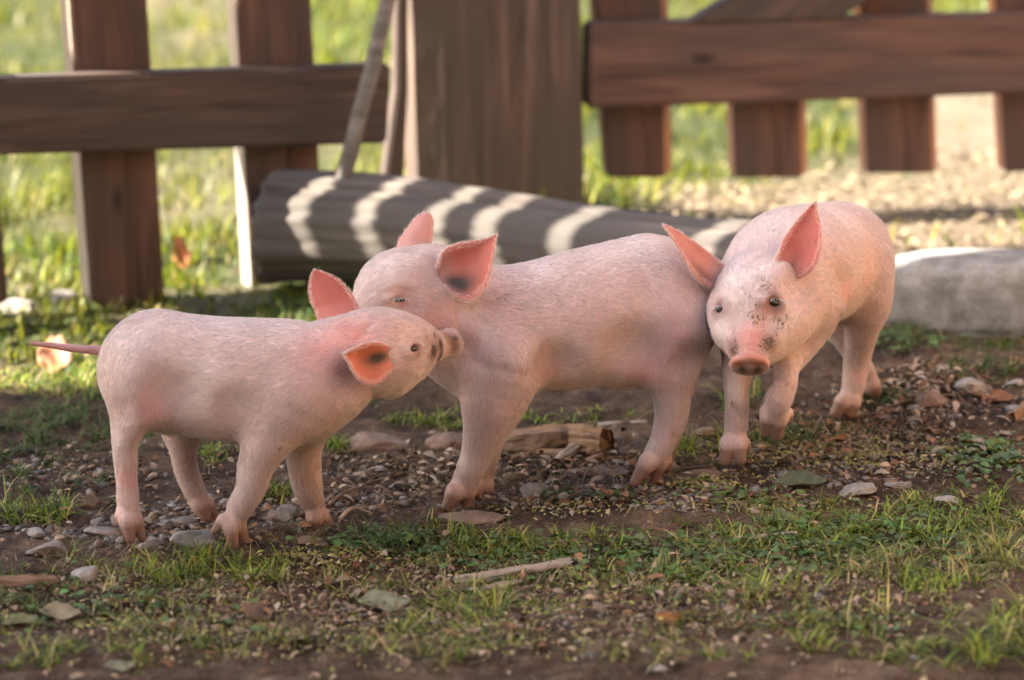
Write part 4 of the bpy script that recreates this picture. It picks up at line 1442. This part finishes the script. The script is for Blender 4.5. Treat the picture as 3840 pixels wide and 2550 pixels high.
P = scatter_px([(420, 470, 120, 30, 650), (560, 460, 120, 26, 450), (880, 430, 120, 40, 700), (300, 480, 120, 30, 350), (700, 600, 300, 60, 1300), (300, 610, 300, 60, 1300), (100, 470, 100, 30, 400), (940, 380, 70, 24, 700)])
leaf_scatter('leaf_litter', P + np.array([0, 0, .003]), .003 + .013 * RNG.random(len(P)) ** 2, np.where(RNG.random((len(P), 1)) < .55, np.array([[.13, .07, .04]]), np.array([[.32, .235, .165]])) * (0.4 + .9 * RNG.random((len(P), 1))),
             'brown crumbled leaves and bark bits strewn over the soil', 'litter', M_LITTER, .8, .5)
P = scatter_px([(560, 470, 140, 26, 130), (880, 440, 130, 40, 260), (380, 490, 110, 22, 110), (200, 520, 120, 14, 160), (640, 500, 160, 10, 200), (930, 395, 80, 26, 220), (500, 600, 380, 50, 260)])
leaf_scatter('wood_chips', P + np.array([0, 0, .004]), .006 + .016 * RNG.random(len(P)) ** 2, np.where(RNG.random((len(P), 1)) < .5, np.array([[.30, .235, .18]]), np.array([[.20, .105, .055]])) * (0.5 + .8 * RNG.random((len(P), 1))),
             'flat pale and reddish chips of wood and bark on the trodden soil', 'chips', M_LITTER, .7, .45)
# dry chips on the pale earth and at the back
P = np.stack([.15 + 1.0 * RNG.random(5200), 1.0 + 1.5 * RNG.random(5200), np.zeros(5200)], -1)
P = P[RNG.random(len(P)) < pale_weight(P[:, 0], P[:, 1])]
P[:, 2] = ground_z(P[:, 0], P[:, 1]) + .004
leaf_scatter('straw_chips', P, .008 + .02 * RNG.random(len(P)), np.array([.30, .235, .155]) * (0.5 + .7 * RNG.random((len(P), 1))), 'pale straw and wood chips on the sunlit earth in front of the gate', 'straw', M_LITTER, .9, .28)


P = scatter_px([(500, 600, 430, 60, 1500), (420, 480, 160, 30, 420), (850, 440, 150, 40, 620), (150, 560, 160, 40, 380), (600, 480, 120, 20, 240)])
n_ = len(P)
blades('dry_stalks', P + np.array([0, 0, .004]), .010 + .035 * RNG.random(n_) ** 1.6, .0007 + .0009 * RNG.random(n_), np.array([.34, .26, .15]) * (.45 + .75 * RNG.random((n_, 1))), 'dry straw coloured stalks lying strewn over the soil', 2, 1.38, 'straw')


# gravel
ICO = bmesh.new(); bmesh.ops.create_icosphere(ICO, subdivisions=1, radius=1)
IV = np.array([v.co[:] for v in ICO.verts]); IF = np.array([[v.index for v in f.verts] for f in ICO.faces]); ICO.free()


def pebbles(name, P, size, cols, label):
    n = len(P)
    sc = size[:, None] * np.stack([.7 + .6 * RNG.random(n), .7 + .6 * RNG.random(n), .35 + .4 * RNG.random(n)], -1)
    V = IV[None] * (1 + RNG.normal(0, .16, (n, len(IV), 1)))
    V = V * sc[:, None]
    a = RNG.random(n) * 2 * math.pi; ca, sa = np.cos(a)[:, None], np.sin(a)[:, None]
    V = np.stack([V[..., 0] * ca - V[..., 1] * sa, V[..., 0] * sa + V[..., 1] * ca, V[..., 2] + V[..., 0] * RNG.normal(0, .25, (n, 1))], -1) + P[:, None]
    Fx = ((np.arange(n) * len(IV))[:, None, None] + IF[None]).reshape(-1, 3)
    ob = np_mesh(name, V.reshape(-1, 3), Fx, M_GRAVEL, False, np.concatenate([np.repeat(cols, len(IV), 0), np.ones((n * len(IV), 1))], 1))
    return tag(ob, label, 'gravel', kind='stuff')


P = scatter_px([(150, 530, 130, 12, 420), (220, 515, 90, 14, 260), (320, 500, 120, 22, 300), (640, 495, 130, 10, 240), (850, 460, 150, 26, 520), (500, 470, 160, 26, 260), (500, 600, 420, 50, 320), (930, 400, 80, 20, 240), (60, 470, 80, 18, 140), (700, 505, 60, 8, 160)])
gc = np.where(RNG.random((len(P), 1)) < .6, np.array([[.22, .20, .185]]), np.array([[.26, .19, .14]])) * (.4 + .9 * RNG.random((len(P), 1)))
pebbles('gravel', P, .0015 + .0065 * RNG.random(len(P)) ** 2.2, gc, 'small grey and brown gravel scattered over the soil')


# ------------------------------------------------------------------ single stones
def make_stone(px, py, w, h, mat, label, seed, depth=.8, cuts=7, group=None, rot=0.0):
    """stone seen at a picture position with picture width and height"""
    rg = random.Random(seed)
    p = on_ground(px, py + h * .30)
    m = mpp(p.y)
    bm = bmesh.new()
    bmesh.ops.create_icosphere(bm, subdivisions=3, radius=1)
    for _ in range(cuts):                                  # broken faces
        nrm = Vector((rg.gauss(0, 1), rg.gauss(0, 1), rg.gauss(0, .8))).normalized()
        d = rg.uniform(.45, .8)
        for v in bm.verts:
            k = v.co.dot(nrm) - d
            if k > 0: v.co -= nrm * k
    co = np.array([v.co[:] for v in bm.verts])
    dn = fbm(co[:, 0] * 2.2 + seed, co[:, 1] * 2.2, co[:, 2] * 2.2, 3, seed) * .16
    for v, k in zip(bm.verts, dn): v.co *= 1 + float(k)
    hx, hz = w * m / 2 * 1.12, h * m / 2 * 1.25
    bm.transform(Matrix.Diagonal((hx, max(hx * depth, .006), hz, 1)))
    bm.transform(Matrix.Rotation(rot, 4, 'Y'))
    me = bpy.data.meshes.new('stone'); bm.to_mesh(me); bm.free()
    me.materials.append(mat)
    ob = bpy.data.objects.new('stone', me); COL.objects.link(ob)
    ob.location = p + Vector((0, 0, hz * .35))
    tag(ob, label, 'stone', group)
    return ob


make_stone(195, 538, 46, 20, M_STONE_PALE, 'flat pale stone at the raised dewclaw of the straight-tailed piglet', 3, .7, 8)
make_stone(187, 523, 44, 13, M_STONE, 'grey stone slab behind the flat pale stone', 4, .6, 6)
make_stone(163, 526, 24, 15, M_STONE, 'rounded grey stone just right of the hind hoof with a gravel bed', 5, .8, 5)
make_stone(50, 549, 46, 20, M_STONE, 'dark broken stone block with brown flank on the gravel', 6, .7, 8)
make_stone(36, 532, 24, 9, M_STONE_PALE, 'small light stone behind the dark broken block', 7)
make_stone(105, 531, 40, 13, M_STONE, 'low grey stone beside the straight-tailed piglet\'s hind hoof', 8, .6)
make_stone(150, 543, 26, 12, M_STONE_PALE, 'small pale stone under the front of the hind hoof', 9, .7)
make_stone(88, 573, 36, 16, M_STONE_PALE, 'grey stone slab leaning among grass in the foreground', 10, .7, 8, rot=-.15)
make_stone(284, 514, 34, 18, M_STONE, 'grey stone between the forelegs of the straight-tailed piglet', 11, .7, 6)
make_stone(310, 541, 40, 10, M_STONE_BROWN, 'brown flat stone under the far forefoot of the straight-tailed piglet', 12, .6)
make_stone(90, 502, 26, 20, M_STONE_BROWN, 'upright brown stone chip behind the grass tuft', 13, .5, 8, rot=.3)
make_stone(375, 442, 64, 20, M_STONE_BROWN, 'broad earthy stone behind the two nuzzling piglets', 14, .7, 5)
make_stone(450, 441, 44, 16, M_STONE_BROWN, 'rounded earthy stone behind the foreleg of the broadside piglet', 15, .7, 4)
make_stone(535, 489, 30, 11, M_STONE, 'grey stone lying near the dark grass tuft under the belly', 16, .6)
make_stone(858, 489, 46, 13, M_STONE_PALE, 'pale split stone slab lying on the slope beside the grey leaf', 17, .6, 8, rot=-.22)
make_stone(898, 484, 26, 8, M_STONE_PALE, 'small tan stone plate next to the pale split slab', 18, .6, 8)
make_stone(949, 500, 28, 10, M_STONE_PALE, 'pale angular stone alone in the grass on the slope', 19, .6, 8)
make_stone(972, 386, 32, 17, M_STONE_PALE, 'white rounded stone beside the long-bladed grass tuft', 20, .8, 5)
make_stone(1014, 383, 18, 11, M_STONE_PALE, 'small white stone to the right of the long-bladed grass tuft', 21)
make_stone(1015, 408, 20, 12, M_STONE_PALE, 'pale pebble below the long-bladed grass tuft', 22)
make_stone(20, 307, 46, 16, M_STONE_PALE, 'pale sunlit stone at the foot of the picket fence', 23, .6)
make_stone(62, 297, 34, 14, M_STONE_PALE, 'light grey sunlit stone beneath the pickets', 24, .6)
make_stone(705, 432, 24, 8, M_STONE_BROWN, 'brown stone chip in the grass between the two right piglets', 25)
make_stone(600, 470, 60, 9, M_STONE_BROWN, 'low brown stone ridge before the hind hoof of the broadside piglet', 26, .5)
make_stone(470, 517, 60, 7, M_STONE_BROWN, 'thin flat stone under the fore hoof of the broadside piglet', 27, .7)
make_stone(700, 474, 52, 8, M_STONE_BROWN, 'flat tan stone at the planted fore hoof of the forward-facing piglet', 28, .6)
make_stone(930, 398, 30, 14, M_STONE_BROWN, 'brown clod of earth on the slope behind the forward-facing piglet', 29, .8, 5)
make_stone(660, 668, 14, 8, M_STONE_PALE, 'small white pebble on bare soil in the foreground', 30)

# ------------------------------------------------------------------ wood bits, twigs, leaves
def wood_piece(name, a, b, w, t, mat, label, cat, seed, sink=.3):
    """a split piece of wood between two picture positions; w and t in picture pixels"""
    rg = random.Random(seed)
    A, B = on_ground(*a), on_ground(*b)
    m = mpp((A.y + B.y) / 2)
    ax = B - A; L = ax.length; ax.normalize()
    ez = Vector((0, 0, 1)); ey = ez.cross(ax).normalized(); ez = ax.cross(ey)
    n, K = 34, 32
    ph = [rg.uniform(-.22, .22) for _ in range(5)]
    V, Fc = [], []
    hw, ht = w * m / 2, t * m / 2
    th = np.arange(K) * 2 * math.pi / K
    c_, s_n = np.cos(th), np.sin(th)
    # a split billet: rounded box section with torn fibres
    sq = 1 / np.maximum(np.abs(c_) ** 3.2 + np.abs(s_n) ** 3.2, 1e-6) ** (1 / 3.2)
    for i in range(n + 1):
        u = i / n
        x = np.full(K, u * L)
        fib = noise(np.full(K, u * 1.4 + seed * 9), c_ * 3.4 * hw / .012, s_n * 3.4 * ht / .012, seed)
        lum = fbm(np.full(K, u * 4 + seed), c_ * 1.3, s_n * 1.3, 3, seed + 5)
        end = (fib * .16 + .10 * noise(c_ * 9, s_n * 9, None, seed + 2)) * L
        if i == 0: x = x + np.abs(end)
        if i == n: x = x - np.abs(end)
        tp = (.80 + .20 * math.sin(math.pi * min(max(u, .02), .98)) ** .5 + ph[0] * (u - .5) * .5)
        r = sq * tp * (1 + .42 * lum + .22 * fib)
        for k in range(K):
            V.append((float(x[k]), float(c_[k] * hw * r[k]), float(s_n[k] * ht * r[k] + ph[1] * ht * (u - .5))))
    for i in range(n):
        for k in range(K):
            Fc.append((i * K + k, i * K + (k + 1) % K, (i + 1) * K + (k + 1) % K, (i + 1) * K + k))
    Fc.append(tuple(range(K))[::-1]); Fc.append(tuple(n * K + k for k in range(K)))
    ob = new_mesh(name, V, Fc, mat)
    Mx = Matrix((ax, ey, ez)).transposed().to_4x4(); Mx.translation = A + Vector((0, 0, t * m / 2 * (1 - sink)))
    ob.matrix_world = Mx
    return tag(ob, label, cat)


wood_piece('wood_chunk', (503, 452), (575, 448), 34, 26, M_CHUNK, 'orange brown rotten wood chunk behind the broadside piglet\'s foreleg', 'wood', 1)
wood_piece('wood_chunk', (560, 449), (608, 454), 26, 30, M_CHUNK, 'dark grained stub of rotten wood at the end of the orange chunk', 'wood', 21)
wood_piece('wood_splinter', (535, 458), (592, 455), 14, 9, M_CHUNK, 'torn splinter lying against the front of the orange chunk', 'wood', 22)
wood_piece('wood_splinter', (452, 585), (572, 566), 16, 10, M_PLANK, 'long pale split plank lying in the foreground grass', 'wood', 2)
wood_piece('wood_splinter', (478, 592), (522, 583), 10, 6, M_PLANK, 'short pale splinter lying along the long split plank', 'wood', 3)
wood_piece('bark_piece', (-14, 590), (58, 586), 16, 15, M_CHUNK, 'brown weathered bark chunk at the picture edge in the foreground', 'wood', 4)
wood_piece('wood_splinter', (706, 543), (800, 535), 10, 5, M_PLANK, 'thin greyish wood strip half hidden in grass on the slope', 'wood', 5)
wood_piece('wood_splinter', (556, 468), (580, 452), 12, 12, M_PLANK, 'pale curled wood chip standing by the rotten chunk', 'wood', 6, 0)
wood_piece('wood_splinter', (586, 468), (604, 460), 8, 9, M_CHUNK, 'brown splinter propped beside the pale curled chip', 'wood', 7, 0)
wood_piece('bark_piece', (640, 478), (710, 470), 10, 7, M_RAIL, 'dark bark strip between the hoofs of the two right piglets', 'wood', 8)
wood_piece('wood_splinter', (596, 428), (648, 424), 10, 6, M_PLANK, 'greyish slat of wood on the soil behind the rotten chunk', 'wood', 9)
wood_piece('bark_piece', (1010, 425), (1040, 405), 12, 16, M_CHUNK, 'red brown bark flake at the edge of the slope', 'wood', 10)


def twig(pts, r, mat, label):
    W = [on_ground(px, py) + Vector((0, 0, r * .8 + lift)) for px, py, lift in pts]
    W2 = catmull([list(w) for w in W], 10)
    ob = tube('twig', [Vector(w) for w in W2], [r * (1 - .4 * i / 9) for i in range(10)], mat, 6)
    return tag(ob, label, 'twig')


twig([(328, 507, 0), (345, 498, .006), (362, 491, .004)], .0022, M_CHUNK, 'thick orange twig leaning beside the straight-tailed piglet\'s far forefoot')
twig([(338, 513, 0), (375, 508, .002), (418, 501, .002), (450, 497, 0)], .0012, M_PLANK, 'long straw stalk lying between the forelegs of the two nuzzling piglets')
twig([(368, 484, 0), (400, 478, .003), (440, 471, .002), (456, 455, .006)], .0018, M_CHUNK, 'thin brown stick running towards the broadside piglet\'s fore hoof')
twig([(418, 476, .003), (434, 483, .006), (438, 488, .002), (452, 487, 0)], .0022, M_PLANK, 'forked pale stick in front of the broadside piglet\'s fore hoof')
twig([(340, 521, 0), (352, 515, .006), (372, 517, .002)], .0028, M_PLANK, 'short bent grey root beside the grass edge')
twig([(736, 446, .004), (752, 448, .006), (772, 447, .004)], .0010, M_PLANK, 'single straw stalk across the planted fore hoof')
twig([(800, 418, .004), (860, 420, .004), (905, 405, .004), (960, 395, .002)], .0014, M_CHUNK, 'fine root trailing up the slope behind the forward-facing piglet')
twig([(640, 462, 0), (615, 460, .003), (596, 466, 0)], .0016, M_CHUNK, 'short brown stalk by the rotten chunk')
twig([(700, 560, .004), (740, 552, .006), (790, 556, .004)], .0012, M_PLANK, 'dry stalk lying in the grass of the slope')


def big_leaf(px, py, L, Wd, ang, col, label, curl=.25, tilt=.25, seed=0, cat='leaf'):
    """a single fallen leaf: L, Wd in picture pixels, ang = direction on the ground"""
    p = on_ground(px, py); m = mpp(p.y)
    nu, nv = 13, 7
    rg = np.random.default_rng(seed)
    V, Fc = [], []
    for i in range(nu):
        t = i / (nu - 1)
        w = math.sin(math.pi * min(1, t * .97 + .02)) ** .65 * (1 + .10 * math.sin(t * 19 + seed))
        for j in range(nv):
            s_ = j / (nv - 1) * 2 - 1
            x = (t - .5) * L * m; y = s_ * Wd * m / 2 * w
            z = curl * m * Wd * (.5 * s_ * s_ * w - .35 * math.sin(t * math.pi)) * .5 + tilt * y + .08 * m * Wd * math.sin(t * 7 + s_ * 3 + seed) - abs(s_) * 0 + (.03 * m * Wd if abs(s_) < .1 else 0)
            V.append((x, y, z))
    lo = min(v[2] for v in V)
    V = [(x, y, z - lo + .001) for x, y, z in V]
    for i in range(nu - 1):
        for j in range(nv - 1):
            Fc.append((i * nv + j, i * nv + j + 1, (i + 1) * nv + j + 1, (i + 1) * nv + j))
    cols = np.tile([*col, 1], (len(V), 1)) * (1 + rg.normal(0, .06, (len(V), 1)))
    ob = np_mesh('leaf', V, Fc, M_LEAF, True, cols)
    ob.location = p
    ob.rotation_euler = (0, 0, ang)
    so = ob.modifiers.new('thickness', 'SOLIDIFY'); so.thickness = .0006
    return tag(ob, label, cat)


big_leaf(800, 487, 54, 26, .15, (.12, .14, .08), 'large grey green leaf lying on the slope beside the pale split slab', .9, .3, 1)
big_leaf(785, 522, 30, 24, .5, (.16, .19, .11), 'grey green folded leaf in the grass of the slope', .6, .3, 2)
big_leaf(385, 608, 54, 36, .0, (.25, .25, .15), 'wide pale green leaf lying on the soil before the foreground grass', .2, .25, 3)
big_leaf(258, 623, 34, 30, .9, (.22, .14, .09), 'crumpled brown leaf lying on the foreground soil', 1.6, .35, 4)
big_leaf(670, 622, 28, 16, .1, (.42, .16, .03), 'small orange leaf lying in the foreground', .5, .4, 5)
big_leaf(55, 370, 34, 40, .2, (.50, .24, .14), 'sunlit orange leaf lying behind the straight-tailed piglet', .9, .7, 6)
big_leaf(182, 267, 18, 30, .4, (.45, .14, .05), 'orange red leaf hanging in the grass by the log end', 1.0, .9, 7)
big_leaf(20, 625, 40, 18, .6, (.22, .23, .11), 'long pale green leaf in the corner of the foreground grass', .8, .3, 8)
big_leaf(60, 618, 46, 26, -.3, (.30, .24, .14), 'tan dry leaf beside the long pale green leaf', .6, .3, 9)
big_leaf(120, 670, 34, 18, .2, (.25, .24, .15), 'pale leaf on dark soil at the bottom of the yard', .4, .3, 10)
big_leaf(995, 452, 26, 20, .9, (.11, .17, .03), 'fresh green lobed leaf growing on the slope', .8, .5, 11)
big_leaf(1008, 462, 26, 20, -.4, (.14, .19, .09), 'bluish green weed leaf below the fresh lobed leaf', .8, .4, 12)
big_leaf(640, 545, 20, 18, .2, (.16, .19, .09), 'dull green leaf in the grass before the broadside piglet', .6, .4, 13)
big_leaf(1000, 402, 30, 16, .4, (.27, .12, .06), 'red brown dry leaf on the slope beside the white pebble', .8, .5, 14)
